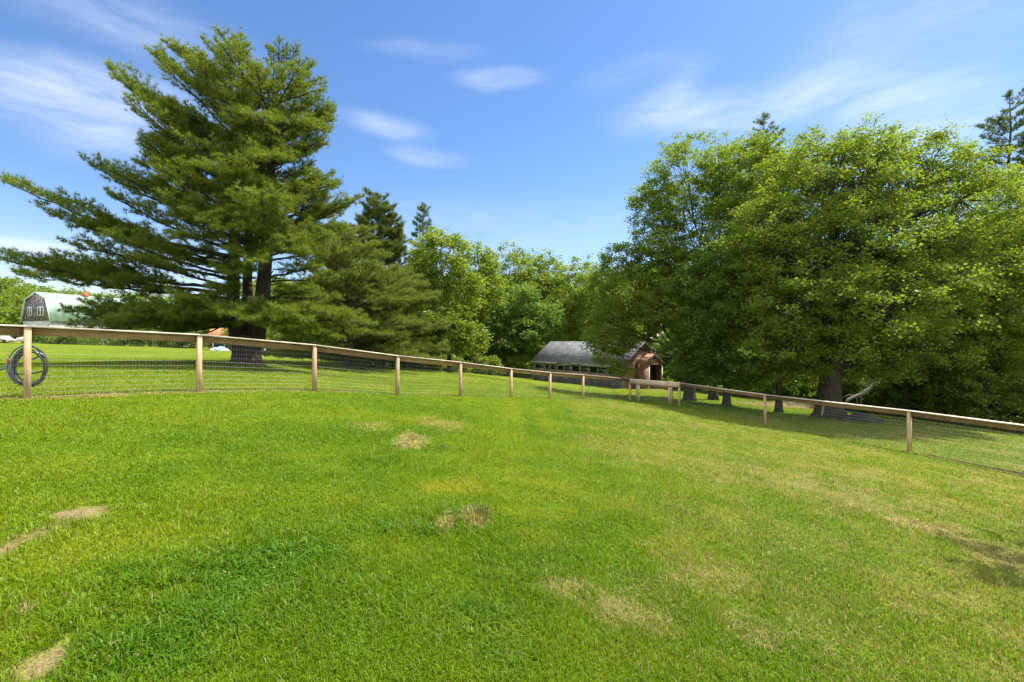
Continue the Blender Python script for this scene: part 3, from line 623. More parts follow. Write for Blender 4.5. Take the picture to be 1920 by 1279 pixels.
def shrub(px, d, rx, rz, mat, seed, label, leaf=.11, clumps=1.1, group=None, cr=.32, per=40, name='shrub', h=None):
    b = gp(px, d); rng = np.random.default_rng(seed)
    es = [(b[0] + rng.normal(0, rx * .3), b[1] + rng.normal(0, rx * .25), b[2] + rz * rng.uniform(.75, 1.0), rx * .8, rx * .75, rz * .85) for _ in range(3)]
    st = []
    for k in range(7):
        a = rng.uniform(0, TAU); e = b + np.array([math.cos(a) * rx * .6, math.sin(a) * rx * .6, rz * rng.uniform(.7, 1.5)])
        st.append((curve(b - [0, 0, .1], e, (0, 0, .1), 6, rng, .05), .03, .008))
    return B(name, b, st, es, mat, seed, label, 'shrub', leaf, cr, clumps, per, .05, group, trunk=False, low=-.9)
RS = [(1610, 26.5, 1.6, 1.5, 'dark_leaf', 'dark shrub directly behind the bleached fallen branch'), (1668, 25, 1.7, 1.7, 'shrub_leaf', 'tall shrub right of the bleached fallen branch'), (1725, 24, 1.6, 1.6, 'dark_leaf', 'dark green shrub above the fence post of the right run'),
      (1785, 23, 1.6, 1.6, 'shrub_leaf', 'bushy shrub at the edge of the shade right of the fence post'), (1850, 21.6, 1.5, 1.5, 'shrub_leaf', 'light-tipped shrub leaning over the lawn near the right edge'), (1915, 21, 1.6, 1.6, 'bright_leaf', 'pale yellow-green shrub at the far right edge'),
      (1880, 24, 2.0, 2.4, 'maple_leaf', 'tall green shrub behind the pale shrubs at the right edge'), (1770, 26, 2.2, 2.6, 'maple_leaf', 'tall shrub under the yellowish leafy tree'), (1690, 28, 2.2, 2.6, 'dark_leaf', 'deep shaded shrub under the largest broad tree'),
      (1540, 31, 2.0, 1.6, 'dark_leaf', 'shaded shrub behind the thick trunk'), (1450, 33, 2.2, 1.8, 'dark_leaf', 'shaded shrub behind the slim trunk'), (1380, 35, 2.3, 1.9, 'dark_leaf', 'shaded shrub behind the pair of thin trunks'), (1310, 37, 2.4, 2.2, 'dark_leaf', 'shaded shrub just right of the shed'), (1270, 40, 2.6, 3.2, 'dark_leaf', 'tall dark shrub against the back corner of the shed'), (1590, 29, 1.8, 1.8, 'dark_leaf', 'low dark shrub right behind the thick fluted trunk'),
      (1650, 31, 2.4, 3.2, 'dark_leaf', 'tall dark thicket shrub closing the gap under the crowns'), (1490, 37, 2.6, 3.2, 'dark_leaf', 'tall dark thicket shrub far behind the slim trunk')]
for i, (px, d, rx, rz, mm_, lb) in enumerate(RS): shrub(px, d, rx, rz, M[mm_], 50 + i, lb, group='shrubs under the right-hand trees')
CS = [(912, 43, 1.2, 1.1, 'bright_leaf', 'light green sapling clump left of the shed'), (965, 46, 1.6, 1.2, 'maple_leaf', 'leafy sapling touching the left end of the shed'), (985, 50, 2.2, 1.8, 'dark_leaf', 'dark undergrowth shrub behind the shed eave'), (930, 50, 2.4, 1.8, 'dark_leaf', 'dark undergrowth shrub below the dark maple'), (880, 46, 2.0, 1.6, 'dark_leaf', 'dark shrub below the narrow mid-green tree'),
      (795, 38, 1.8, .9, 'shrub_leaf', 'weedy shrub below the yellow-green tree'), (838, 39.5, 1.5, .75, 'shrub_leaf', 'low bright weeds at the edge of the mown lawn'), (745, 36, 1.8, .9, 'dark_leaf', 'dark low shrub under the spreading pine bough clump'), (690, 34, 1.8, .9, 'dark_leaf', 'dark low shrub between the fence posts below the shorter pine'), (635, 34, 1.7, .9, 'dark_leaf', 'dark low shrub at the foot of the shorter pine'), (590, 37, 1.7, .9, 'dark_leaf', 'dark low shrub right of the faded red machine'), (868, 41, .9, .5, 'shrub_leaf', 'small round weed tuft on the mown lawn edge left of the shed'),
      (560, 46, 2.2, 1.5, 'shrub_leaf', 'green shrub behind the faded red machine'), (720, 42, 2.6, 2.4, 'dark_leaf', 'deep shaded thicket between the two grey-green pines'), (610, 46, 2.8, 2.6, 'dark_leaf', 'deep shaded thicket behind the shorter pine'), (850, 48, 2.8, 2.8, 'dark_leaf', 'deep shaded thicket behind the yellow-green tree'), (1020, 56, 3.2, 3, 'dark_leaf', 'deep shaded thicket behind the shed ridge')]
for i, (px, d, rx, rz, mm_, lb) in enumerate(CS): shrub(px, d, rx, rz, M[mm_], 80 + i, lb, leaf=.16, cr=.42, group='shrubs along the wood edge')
LS = [(12, 82, 4, 1.7, 'shrub_leaf', 'pale bank of shrub left of the gambrel barn'), (110, 84, 4.5, 1.6, 'dark_leaf', 'shrub below the green roof side of the barn'), (150, 78, 4, 1.5, 'shrub_leaf', 'shrub in front of the barn side wall'), (210, 72, 3.4, 1.4, 'dark_leaf', 'shrub at the lawn edge beside the white outbuilding'), (300, 70, 4, 1.8, 'dark_leaf', 'dark shrub between the white outbuilding and the orange-roofed shed'), (345, 66, 3.4, 1.7, 'shrub_leaf', 'shrub just left of the orange-roofed shed'), (480, 62, 3.6, 2.4, 'dark_leaf', 'shrub behind the huge forked trunk')]
for i, (px, d, rx, rz, mm_, lb) in enumerate(LS): shrub(px, d, rx, rz, M[mm_], 110 + i, lb, leaf=.3, cr=.75, per=30, group='shrubs along the far lawn edge')

# far wood: one mass on the rise beyond the barn and behind the tree line
def far_wood():
    rng = np.random.default_rng(77); lf = MB(); w = MB()
    pts = []
    for px in np.arange(-260, 480, 26):
        d = rng.uniform(128, 160); top = np.interp(px, [-260, 0, 100, 200, 330, 480], [505, 520, 536, 545, 560, 575]) + rng.normal(0, 5); pts.append((px, d, top, 6.0))
    for px in np.arange(-240, 480, 30):
        d = rng.uniform(112, 122); top = np.interp(px, [-260, 0, 60, 200, 480], [535, 548, 575, 590, 595]) + rng.normal(0, 5)
        if 30 < px < 330: d += 26; top -= 22
        pts.append((px, d, top, 5))
    for px in np.arange(480, 1950, 30): pts.append((px, rng.uniform(84, 100), np.interp(px, [480, 800, 1100, 1300, 1950], [530, 515, 520, 490, 450]) + rng.normal(0, 8), 5.5))
    for px, d, top, r in pts:
        p = P(px, top, d); gz = zf(p[0], p[1]); H = p[2] - gz; z = p[2]
        w.tube([np.array([p[0], d, gz - .3]), np.array([p[0], d, z - 1])], [.3, .1], 5)
        lv = max(2, int(H / 3.2))
        for j in range(lv):
            c = np.array([p[0] + rng.normal(0, 1.4), d + rng.normal(0, 1.4), z - r * .5 - j * (H - r * .5) / lv]); n = 44
            u = sphere_dirs(n, rng); cl = c + u * np.array([r, r, 2.6]) * (rng.uniform(.5, 1, (n, 1)))
            ci = np.repeat(np.arange(n), 20); leaf_quads(lf, cl[ci] + rng.normal(0, 1, (len(ci), 3)) * [.75, .75, .35], .62, rng)
    o = lf.build('far_wood', M['maple_leaf']); setp(o, 'distant green wood on the rise behind the barn and tree line', 'wood', kind='stuff')
    o2 = w.build('far_wood_trunks', M['bark']); setp(o2, 'dim trunks inside the distant green wood', 'wood', kind='stuff')
far_wood()

# tree standing to the right of the viewer, outside the picture; its shade falls across the lawn corner
def shade_tree():
    b = np.array([11.15, 7.0, zf(11.15, 7.0)])
    B('broadleaf_tree', b, [], [(b[0] + .3, b[1] - .4, b[2] + 9.0, 2.9, 1.0, 1.6), (b[0] + 2.5, b[1] - 1.5, b[2] + 8, 3, 2.0, 2.6), (b[0] + 1.5, b[1] - 2.6, b[2] + 7.0, 2.2, 1.0, 1.1)], M['maple_leaf'], 91, 'tree beside the viewer whose shade reaches the lawn corner', leaf=.16, clump_r=.45, per=36, clumps=.8, trunk_r=.3, fork=b + [0, 0, 5])
shade_tree()

# ------------------------------------------------------------------ fence
def beam(name, p0, p1, w, h, mat, parent, dy=0, dz=0, ext=0, seg=1):
    """board from p0 to p1 lying along local x; w across, h tall"""
    p0, p1 = np.asarray(p0, float), np.asarray(p1, float); d = p1 - p0; L = np.linalg.norm(d); x = d / L
    y = np.cross([0, 0, 1.], x); y /= np.linalg.norm(y); z = np.cross(x, y)
    mb = MB(); b = .004
    # slightly eased section
    sec = np.array([[-w / 2 + b, -h / 2], [w / 2 - b, -h / 2], [w / 2, -h / 2 + b], [w / 2, h / 2 - b], [w / 2 - b, h / 2], [-w / 2 + b, h / 2], [-w / 2, h / 2 - b], [-w / 2, -h / 2 + b]])
    v = []
    for s in (-L / 2 - ext, L / 2 + ext): v += [[s, a, c] for a, c in sec]
    f4 = [[i, (i + 1) % 8, 8 + (i + 1) % 8, 8 + i] for i in range(8)]
    mb.add(v, f4); mb.f[8] = [np.array([list(range(7, -1, -1)), list(range(8, 16))])]
    o = (p0 + p1) / 2 + y * dy + z * dz
    return mb.build(name, mat, parent, matrix=quad_mat((x, y, z), o))

def post(p, z0, z1, w, along, mat, parent, name='post', tilt=0):
    x = np.array([along[0], along[1], 0.]); x /= np.linalg.norm(x); z = np.array([0, 0, 1.]); y = np.cross(z, x)
    z = z + x * tilt; z /= np.linalg.norm(z); x = np.cross(y, z)
    mb = MB(); b = .006; h = z1 - z0; a = w / 2
    sec = np.array([[-a + b, -a], [a - b, -a], [a, -a + b], [a, a - b], [a - b, a], [-a + b, a], [-a, a - b], [-a, -a + b]])
    v = []
    for s in (0, h): v += [[q, r, s] for q, r in sec]
    mb.add(v, [[i, (i + 1) % 8, 8 + (i + 1) % 8, 8 + i] for i in range(8)]); mb.f[8] = [np.array([list(range(7, -1, -1)), list(range(8, 16))])]
    return mb.build(name, mat, parent, matrix=quad_mat((x, y, z), (p[0], p[1], z0)))

def wire_panel(mb, a, b, za0, zb0, za1, zb1, r=.0014):
    """welded wire between ground points a and b: bottom za0..zb0, top za1..zb1"""
    L = np.hypot(*(b - a)); n = int(L / .0508)
    dirv = np.array([*(b - a), zb1 - za1]); 
    def bar(p, q, rr): 
        d = q - p; d /= np.linalg.norm(d); s = np.cross(d, [0, 0, 1.]) if abs(d[2]) < .9 else np.array([b[1] - a[1], a[0] - b[0], 0]) / L
        s = s / np.linalg.norm(s) * rr; u = np.cross(d, s)
        v = np.array([p + s, p + u, p - s, p - u, q + s, q + u, q - s, q - u]); mb.add(v, [[0, 1, 5, 4], [1, 2, 6, 5], [2, 3, 7, 6], [3, 0, 4, 7]])
    for k in range(n + 1):
        f = k / n; p = a + (b - a) * f; bar(np.array([*p, za0 + (zb0 - za0) * f]), np.array([*p, za1 + (zb1 - za1) * f]), r * .55)
    rows = 13
    for k in range(rows):
        f = (k / (rows - 1)) ** 1.1; bar(np.array([*a, za0 + (za1 - za0) * f]), np.array([*b, zb0 + (zb1 - zb0) * f]), r)

def run(ts, org, dirv, zb, ztop, name, label, rnd, outsign):
    rng = np.random.default_rng(rnd); nrm = np.array([-dirv[1], dirv[0]]) * outsign
    p0 = org + dirv * ts[0]; t = thing(name, (p0[0], p0[1], zb[0]), label, 'fence')
    W = MB(); PT = [org + dirv * a for a in ts]
    for i, p in enumerate(PT):
        if (name, i) != (name, -1) and not (i == len(PT) - 1 and org is A) and not (i == 0 and org is GR):
            post(p, zb[i] - .3, ztop[i] - .022, .088, dirv, M['post'], t, tilt=rng.normal(0, .006))
    for i in range(len(PT) - 1):
        a, b = PT[i], PT[i + 1]; o = nrm * .068
        A3 = np.array([*(a + o), ztop[i] - .022 - .068]); B3 = np.array([*(b + o), ztop[i + 1] - .022 - .068])
        beam('rail', A3, B3, .038, .134, M['rail'], t)
        o2 = nrm * .018
        beam('cap', np.array([*(a + o2), ztop[i] - .008]), np.array([*(b + o2), ztop[i + 1] - .008]), .15, .026, M['cap'], t, ext=-.004)
        o3 = nrm * .0467; sag = rng.normal(0, .01)
        ga = zg(np.array([a[0], b[0]]), np.array([a[1], b[1]])) + .02
        wire_panel(W, a + o3, b + o3, ga[0], ga[1], ztop[i] - .06, ztop[i + 1] - .06)
    W.build('wire_mesh', M['wire'], t, tuple(t.location))
    return t
run(FENCE_T, A, U, FENCE_Z, FENCE_TOP, 'wood_fence', 'timber post and welded wire fence descending from the left edge to the gate', 1, 1)
run(RT, GR, R2, RZ, RTOP, 'wood_fence', 'timber and wire fence with widely spaced posts running right from the gate', 2, 1)

# gate
def gate():
    a, b = GL, GR; d = (b - a); L = np.hypot(*d); d = d / L; base = (a + b) / 2
    t = thing('garden_gate', (base[0], base[1], -1.82), 'small weathered timber gate with a thick header beam at the fence corner', 'gate')
    topA, topB = FENCE_TOP[-1], RTOP[0]
    at = lambda f: a + (b - a) * f; tz = lambda f: topA + (topB - topA) * f
    gz = lambda p: zf(p[0], p[1]) - .25
    for f, w in ((.012, .10), (.17, .12), (.835, .13), (.988, .10)):
        p = at(f); post(p, gz(p), tz(f) - .025, w, d, M['post'], t, 'gate_post')
    inn = np.array([d[1], -d[0]]) * 1.0
    if inn @ (-base) < 0: inn = -inn
    o = inn * .075
    beam('header', np.array([*(at(0) + o), topA - .12]), np.array([*(at(1) + o), topB - .12]), .045, .21, M['gatewood'], t)
    o2 = inn * .02
    beam('header_cap', np.array([*(at(0) + o2), topA - .001]), np.array([*(at(1) + o2), topB - .001]), .17, .03, M['cap'], t)
    # leaf
    lf = bpy.data.objects.new('gate_leaf', None)
    f0, f1 = .205, .80
    zt = lambda f: tz(f) - .30
    lo = lambda f: zf(*at(f)) + .06
    for f in (f0, f1):
        p = at(f); post(p, lo(f), zt(f) + .04, .085, d, M['gatewood'], t, 'leaf_stile')
    beam('leaf_rail', np.array([*at(f0), zt(f0)]), np.array([*at(f1), zt(f1)]), .04, .085, M['rail'], t)
    bpy.data.objects.remove(lf)
    W = MB(); wire_panel(W, at(f0), at(f1), lo(f0), lo(f1), zt(f0), zt(f1)); wire_panel(W, at(.02), at(.16), lo(.02), lo(.16), tz(.02) - .2, tz(.16) - .2); wire_panel(W, at(.84), at(.985), lo(.84), lo(.985), tz(.84) - .2, tz(.98) - .2)
    W.build('wire_mesh', M['wire'], t, tuple(t.location))
gate()

# hose
def hose():
    rng = np.random.default_rng(4); p = A - np.array([-U[1], U[0]]) * -.16
    c = np.array([p[0] - .01, p[1], P(52, 687, 7.6)[2]]) + np.array([.035, .02, 0]); ux = np.array([U[0], U[1], 0]); ux = unit(ux * .55 + np.array([.83, -.1, 0]) * .45); n = unit(np.cross(ux, [0, 0, 1.]))
    t = thing('garden_hose', tuple(c), 'coiled black garden hose hanging behind the leftmost fence post', 'hose')
    mb = MB(); turns = 7; pts = []
    th = np.linspace(0, TAU * turns, turns * 40)
    k = th / TAU
    r1 = .208 + .022 * np.sin(k * 2.1) + .012 * np.sin(k * 5.7 + 1); r2 = .305 + .035 * np.sin(k * 1.7 + 2)
    offx = .02 * np.sin(k * 1.3 + .5); offz = -.02 + .035 * np.sin(k * 2.3); dep = .055 * np.sin(k * 1.9) + .02 * np.sin(th * 2)
    pts = c + (np.cos(th) * r1 + offx)[:, None] * ux + (np.sin(th) * r2 + offz)[:, None] * np.array([0, 0, 1.]) + dep[:, None] * n
    mb.tube(pts, .0115, 8)
    mb.build('coil', M['hose'], t, tuple(c), smooth=True)
    mb = MB(); e0 = c + ux * .02 + [0, 0, .10]; e1 = c - ux * .24 + [0, 0, -.02]; e2 = P(-60, 708, 7.5)
    mb.tube(np.concatenate([curve(c + ux * .19 + [0, 0, .2], e1, (0, 0, -.03), 8), curve(e1, e2, (0, 0, .02), 8)[1:]]), .0135, 8); mb.build('free_end', M['hose'], t, tuple(c), smooth=True)
    mb = MB(); e0 = c + ux * .19 + [0, 0, -.08]; mb.tube(curve(c - ux * .17 + [0, 0, -.12], e0, (0, 0, -.07), 10), .0135, 8); mb.build('loose_loop', M['hose'], t, tuple(c), smooth=True)
    mb = MB(); q = c - ux * .25 + [0, 0, .09]; mb.tube([q + [0, 0, -.05], q + [0, 0, -.03], q + [0, 0, .03], q + [0, 0, .05]], [.014, .02, .02, .014], 10); mb.build('connector', M['red'], t, tuple(c), smooth=True)['label'] = 'red hose connector'
hose()

# ------------------------------------------------------------------ shed
def shingle_mat(name, c0, c1, sx, sz, stain=None):
    m, nt, out = new_mat(name)
    uv = nd(nt, 'ShaderNodeUVMap'); br = nd(nt, 'ShaderNodeTexBrick'); br.inputs['Scale'].default_value = 1; br.inputs['Brick Width'].default_value = sx; br.inputs['Row Height'].default_value = sz; br.inputs['Mortar Size'].default_value = .006
    br.inputs['Color1'].default_value = (*c0, 1); br.inputs['Color2'].default_value = (*c1, 1); br.inputs['Mortar'].default_value = (*(np.array(c0) * .35), 1)
    tc = coords(nt); nt.links.new(tc, br.inputs['Vector']); 
    n = noise(nt, tc, 1.1, 5, .7); c = mixc(nt, 1., br.outputs[0], ramp(nt, n, [(.3, (.55, .55, .55)), (.65, (1.25, 1.22, 1.2))]), 'MULTIPLY')
    n2 = noise(nt, tc, 7, 4); c = mixc(nt, 1., c, ramp(nt, n2, [(.35, (.7, .7, .7)), (.6, (1.15, 1.15, 1.15))]), 'MULTIPLY')
    if stain: c = mixc(nt, ramp(nt, noise(nt, tc, 2.3, 4), [(.52, (0, 0, 0)), (.6, (1, 1, 1))]), c, stain)
    principled(nt, out, c, .9, .2, br.outputs['Fac'], .5, .01); return m
M['shed_roof'] = shingle_mat('weathered_roof_shingles', (.15, .155, .165), (.22, .225, .235), .3, .14)
M['shed_wall'] = shingle_mat('weathered_wall_shingles', (.085, .082, .10), (.19, .185, .20), .13, .14)
M['red_board'] = wood_mat('red_boards', (.20, .105, .068), (.36, .215, .145), 1)
M['grey_board'] = wood_mat('grey_boards', (.20, .19, .18), (.42, .41, .39), 0)
M['barn_wall'] = shingle_mat('dark_barn_shingles', (.085, .072, .09), (.20, .17, .19), .5, .32, (.33, .31, .32))
M['barn_roof'] = None
m, nt, out = new_mat('green_metal_roof'); tc = coords(nt); n = noise(nt, tc, .25, 3)
wv = nd(nt, 'ShaderNodeTexWave'); wv.bands_direction = 'X'; wv.inputs['Scale'].default_value = .22; wv.inputs['Distortion'].default_value = .3; nt.links.new(tc, wv.inputs[0])
c = ramp(nt, n, [(.3, (.34, .50, .36)), (.5, (.42, .57, .43)), (.62, (.50, .62, .54))]); c = mixc(nt, 1., c, ramp(nt, wv.outputs[0], [(0, (.85, .9, .88)), (1, (1.08, 1.05, 1.05))]), 'MULTIPLY')
principled(nt, out, c, .55, .4); M['barn_roof'] = m

def frame_xyz(o, x):
    """local frame: x along, y across (left), z up"""
    x = np.array([x[0], x[1], 0.]); x /= np.linalg.norm(x); y = np.cross([0, 0, 1.], x); return quad_mat((x, y, np.array([0, 0, 1.])), o)
def face_mat(fr, org, u, v):
    """frame whose xy-plane is the face (u right, v up), given in a local frame"""
    F = np.array(fr); R = F[:3, :3]; u = R @ np.asarray(u, float); v = R @ np.asarray(v, float); u /= np.linalg.norm(u); v /= np.linalg.norm(v)
    return quad_mat((u, v, np.cross(u, v)), R @ np.asarray(org, float) + F[:3, 3])
def slab(name, fr, org, u, v, poly, th, mat, parent, holes=()):
    """plate cut to a polygon (with rectangular holes) in face coordinates, thickness th behind the face"""
    fm = face_mat(fr, org, u, v); mb = MB()
    if not holes:
        n = len(poly); vv = [[x, y, 0] for x, y in poly] + [[x, y, -th] for x, y in poly]; mb.v.append(np.array(vv, float)); mb.n = len(vv)
        mb.f[n] = [np.array([list(range(n)), list(range(2 * n - 1, n - 1, -1))])]
        q = np.array([[i, n + i, n + (i + 1) % n, (i + 1) % n] for i in range(n)]); mb.f.setdefault(4, []).append(q)
    else:
        x0, x1 = poly[0][0], poly[1][0]; y0, y1 = poly[0][1], poly[2][1]
        xs = sorted({x0, x1, *[h[0] for h in holes], *[h[1] for h in holes]}); ys = sorted({y0, y1, *[h[2] for h in holes], *[h[3] for h in holes]})
        for a, b in zip(xs, xs[1:]):
            for c, d in zip(ys, ys[1:]):
                if not any(h[0] <= (a + b) / 2 <= h[1] and h[2] <= (c + d) / 2 <= h[3] for h in holes):
                    mb.box(((a + b) / 2, (c + d) / 2, -th / 2), (b - a, d - c, th))
    return mb.build(name, mat, parent, matrix=fm)
def bx(name, fr, c, size, mat, parent, tilt=None):
    F = np.array(fr); mb = MB(); mb.box((0, 0, 0), size)
    R = F[:3, :3]
    if tilt is not None: R = R @ np.array(tilt)
    M4 = np.eye(4); M4[:3, :3] = R; M4[:3, 3] = F[:3, :3] @ np.array(c, float) + F[:3, 3]
    o = mb.build(name, mat, None, matrix=[list(r) for r in M4])
    if parent is not None:
        o.matrix_basis = Matrix.Translation(-Vector(parent_loc(parent))) @ Matrix([list(r) for r in M4]) if parent.parent is None and parent.type == 'EMPTY' else parent_world(parent).inverted() @ Matrix([list(r) for r in M4]); o.parent = parent
    return o
def parent_loc(p): return p.location
def parent_world(p):
    W = p.matrix_basis.copy(); q = p.parent
    while q: W = q.matrix_basis @ W; q = q.parent
    return W

def shed():
    c0 = P(1000, 712, 44); c1 = P(1168, 729, 34.5); d = unit((c1 - c0) * [1, 1, 0]); L = np.linalg.norm((c1 - c0)[:2]); W = 4.6
    z0 = -2.16; fr = frame_xyz((c0[0], c0[1], z0), d)   # x: along wall to the near end, y: into the depth, z up
    t = thing('old_shed', (c0[0], c0[1], z0), 'long low weathered shed with grey shingle roof and red boarded gable', 'shed')
    H = 1.86; RZ_ = 3.62
    wins = []; x = .35
    for w, ht, fw in ((1.3, .36, 1), (.62, .36, 1), (.75, .36, 1), (1.75, .42, 2), (1.95, .46, 2), (1.9, .46, 2), (1.4, .4, 1)):
        wins.append((x, x + w, 1.12, 1.12 + ht, fw)); x += w + .22
    wall = slab('long_wall', fr, (0, 0, 0), (1, 0, 0), (0, 0, 1), [(0, -.25), (L, -.25), (L, H), (0, H)], .1, M['shed_wall'], t, holes=[w[:4] for w in wins])
    slab('back_wall', fr, (L, W, 0), (-1, 0, 0), (0, 0, 1), [(0, -.25), (L, -.25), (L, H), (0, H)], .1, M['shed_wall'], t)
    slab('end_wall', fr, (.003, W, 0), (0, -1, 0), (0, 0, 1), [(0, -.25), (W, -.25), (W, H), (W / 2, RZ_ - .05), (0, H)], .1, M['shed_wall'], t)
    slab('gable_wall', fr, (L - .003, 0, 0), (0, 1, 0), (0, 0, 1), [(0, -.3), (W, -.3), (W, H), (W / 2, RZ_ - .05), (0, H)], .1, M['red_board'], t)
    for (a, b, lo, hi, k) in wins:
        # frame of four lengths, then the pane set back
        o = slab('window', fr, (0, -.022, 0), (1, 0, 0), (0, 0, 1), [(a - .06, lo - .06), (b + .06, lo - .06), (b + .06, hi + .06), (a - .06, hi + .06)], .07, M['grey_board'], t, holes=[(a, b, lo, hi)] if k == 1 else [(a, (a + b) / 2 - .05, lo, hi), ((a + b) / 2 + .05, b, lo, hi)])
        bx('pane', fr, ((a + b) / 2, .06, (lo + hi) / 2), (b - a, .01, hi - lo), M['glass'], o)
    # roof: two slopes with overhang
    dz = RZ_ - H; run_ = W / 2; sl = math.hypot(dz, run_); ov = .3
    uy, uz = run_ / sl, dz / sl
    e0 = -ov * uy; 
    rf = slab('roof', fr, (-.25, e0, H - ov * uz + .05), (1, 0, 0), (0, uy, uz), [(0, 0), (L + .45, 0), (L + .45, sl + ov), (0, sl + ov)], .07, M['shed_roof'], t)
    slab('roof', fr, (L + .2, W - e0, H - ov * uz + .05), (-1, 0, 0), (0, -uy, uz), [(0, 0), (L + .45, 0), (L + .45, sl + ov), (0, sl + ov)], .07, M['shed_roof'], t)
    # broken fascia
    bx('fascia', fr, (1.8, -.22, H - .16), (4.0, .03, .14), M['grey_board'], t)
    bx('fascia', fr, (5.2, -.2, H - .2), (2.6, .03, .12), M['grey_board'], t, [[.996, 0, -.09], [0, 1, 0], [.09, 0, .996]])
    bx('fascia', fr, (9.0, -.22, H - .15), (4.2, .03, .14), M['grey_board'], t)
    # corner boards, red sill band
    for x in (.06, L - .06): bx('corner_board', fr, (x, -.016, H / 2 - .1), (.12, .03, H), M['grey_board'], t)
    bx('sill_band', fr, (L / 2, -.014, .92), (L - .3, .022, .16), M['red_board'], t)
    # porch on the gable, open door
    y0, y1 = 1.4, 3.7; pd = .75; ph = 1.95; pr = 2.65; ym = (y0 + y1) / 2
    dw0, dw1 = y0 + .72, y1 - .18
    fp = lambda a, b: None
    slab('porch_front', fr, (L + pd, 0, 0), (0, 1, 0), (0, 0, 1), [(y0, -.3), (y1, -.3), (y1, ph), (y0, ph)], .08, M['red_board'], t, holes=[(dw0, dw1, -.31, ph - .12)])
    slab('porch_gable', fr, (L + pd, 0, 0), (0, 1, 0), (0, 0, 1), [(y0, ph), (y1, ph), (ym, pr)], .08, M['red_board'], t)
    slab('porch_side', fr, (L, y0 + .003, 0), (1, 0, 0), (0, 0, 1), [(0.01, -.3), (pd - .085, -.3), (pd - .085, ph), (.01, ph)], .07, M['red_board'], t)
    slab('porch_side', fr, (L + pd - .085, y1 - .003, 0), (-1, 0, 0), (0, 0, 1), [(0, -.3), (pd - .095, -.3), (pd - .095, ph), (0, ph)], .07, M['red_board'], t)
    hs = math.hypot(pr - ph, ym - y0); a, b = (ym - y0) / hs, (pr - ph) / hs
    slab('porch_roof', fr, (L + pd + .12, y0 - .12 * a, ph - .12 * b + .06), (0, a, b), (-1, 0, 0), [(0, 0), (hs + .12, 0), (hs + .12, pd + .1), (0, pd + .1)], .05, M['red_board'], t)
    slab('porch_roof', fr, (L + .02, y1 + .12 * a, ph - .12 * b + .06), (0, -a, b), (1, 0, 0), [(0, 0), (hs + .12, 0), (hs + .12, pd + .1), (0, pd + .1)], .05, M['red_board'], t)
    for y in (dw0 - .06, dw1 + .07): bx('door_jamb', fr, (L + pd + .012, y, .82), (.03, .12, 2.0), M['white'] if y > 2 else M['grey_board'], t)
    bx('door_lintel', fr, (L + pd + .012, (dw0 + dw1) / 2, ph - .06), (.03, dw1 - dw0 + .36, .1), M['red_board'], t)
    bx('inner_door', fr, (L + .06, (dw0 + dw1) / 2, .8), (.04, dw1 - dw0 + .2, 1.9), M['brown'], t)
M['brown'] = wood_mat('dark_brown_door', (.05, .035, .02), (.11, .08, .045), 2)
shed()

# ------------------------------------------------------------------ barn and far buildings
def barn():
    c = P(68, 640, 103); ax = unit(np.array([5.1, 17, 0])); hw = 4.85; z0 = float(zf(c[0], c[1])) - .2; Lb = 40
    nx_ = np.array([ax[1], -ax[0], 0])   # to the right
    o = c - nx_ * hw; fr = frame_xyz((o[0], o[1], z0), ax)  # x along the ridge away, y to the left
    F = np.array(fr); fr = quad_mat((nx_, ax, np.array([0, 0, 1.])), (o[0], o[1], z0))   # x right across gable, y away, z up
    t = thing('gambrel_barn', (o[0], o[1], z0), 'big gambrel barn with pale green metal roof and dark shingled gable', 'barn')
    b = 1.54 - z0; e, k, p = 4.55 + b, 9.45 + b, 11.0 + b
    W = 2 * hw; prof = [(0, e), (W, e), (W - 1.3, k), (hw, p), (1.3, k)]
    slab('gable_wall', fr, (0, 0, 0), (1, 0, 0), (0, 0, 1), prof, .2, M['barn_wall'], t)
    slab('lower_wall', fr, (0, .05, 0), (1, 0, 0), (0, 0, 1), [(.15, -.5), (W - .15, -.5), (W - .15, e), (.15, e)], .2, M['found'], t)
    slab('side_wall', fr, (W - .15, .25, 0), (0, 1, 0), (0, 0, 1), [(0, -.5), (Lb, -.5), (Lb, e), (0, e)], .2, M['found'], t)
    slab('side_wall', fr, (.15, Lb, 0), (0, -1, 0), (0, 0, 1), [(0, -.5), (Lb - .25, -.5), (Lb - .25, e), (0, e)], .2, M['found'], t)
    pts = [(W + .25, e - .2), (W - 1.3, k), (hw, p + .05), (1.3, k), (-.25, e - .2)]
    for (x0, z0_), (x1, z1) in zip(pts, pts[1:]):
        L = math.hypot(x1 - x0, z1 - z0_)
        slab('roof', fr, (x0, -.35, z0_ + .12), (0, 1, 0), (x1 - x0, 0, z1 - z0_), [(0, 0), (Lb + .5, 0), (Lb + .5, L), (0, L)], .1, M['barn_roof'], t)
    # white raking trim
    for (x0, z0_), (x1, z1) in zip(pts, pts[1:]):
        L = math.hypot(x1 - x0, z1 - z0_); u = np.array([(x1 - x0) / L, 0, (z1 - z0_) / L])
        bx('rake_trim', fr, ((x0 + x1) / 2, -.24, (z0_ + z1) / 2 - .05), (L, .1, .28), M['white'], t, np.stack([u, [0, 1, 0], np.cross(u, [0, 1, 0])], 1))
    for x, z, w, h in ((2.6, 6.75 + b, 1.5, 2.0), (6.4, 6.75 + b, 2.1, 2.0), (hw, 9.9 + b, .8, .9)):
        o_ = bx('window', fr, (x, -.04, z), (w, .1, h), M['white'], t)
        for s in (-.24, .24): bx('pane', fr, (x + s * w, -.095, z), (w * .3, .02, h * .8), M['glass'], o_)
    rp = bx('chimney', fr, (hw + .5, 9, p + .15), (1.0, .9, 1.7), M['brick'], t)
barn()

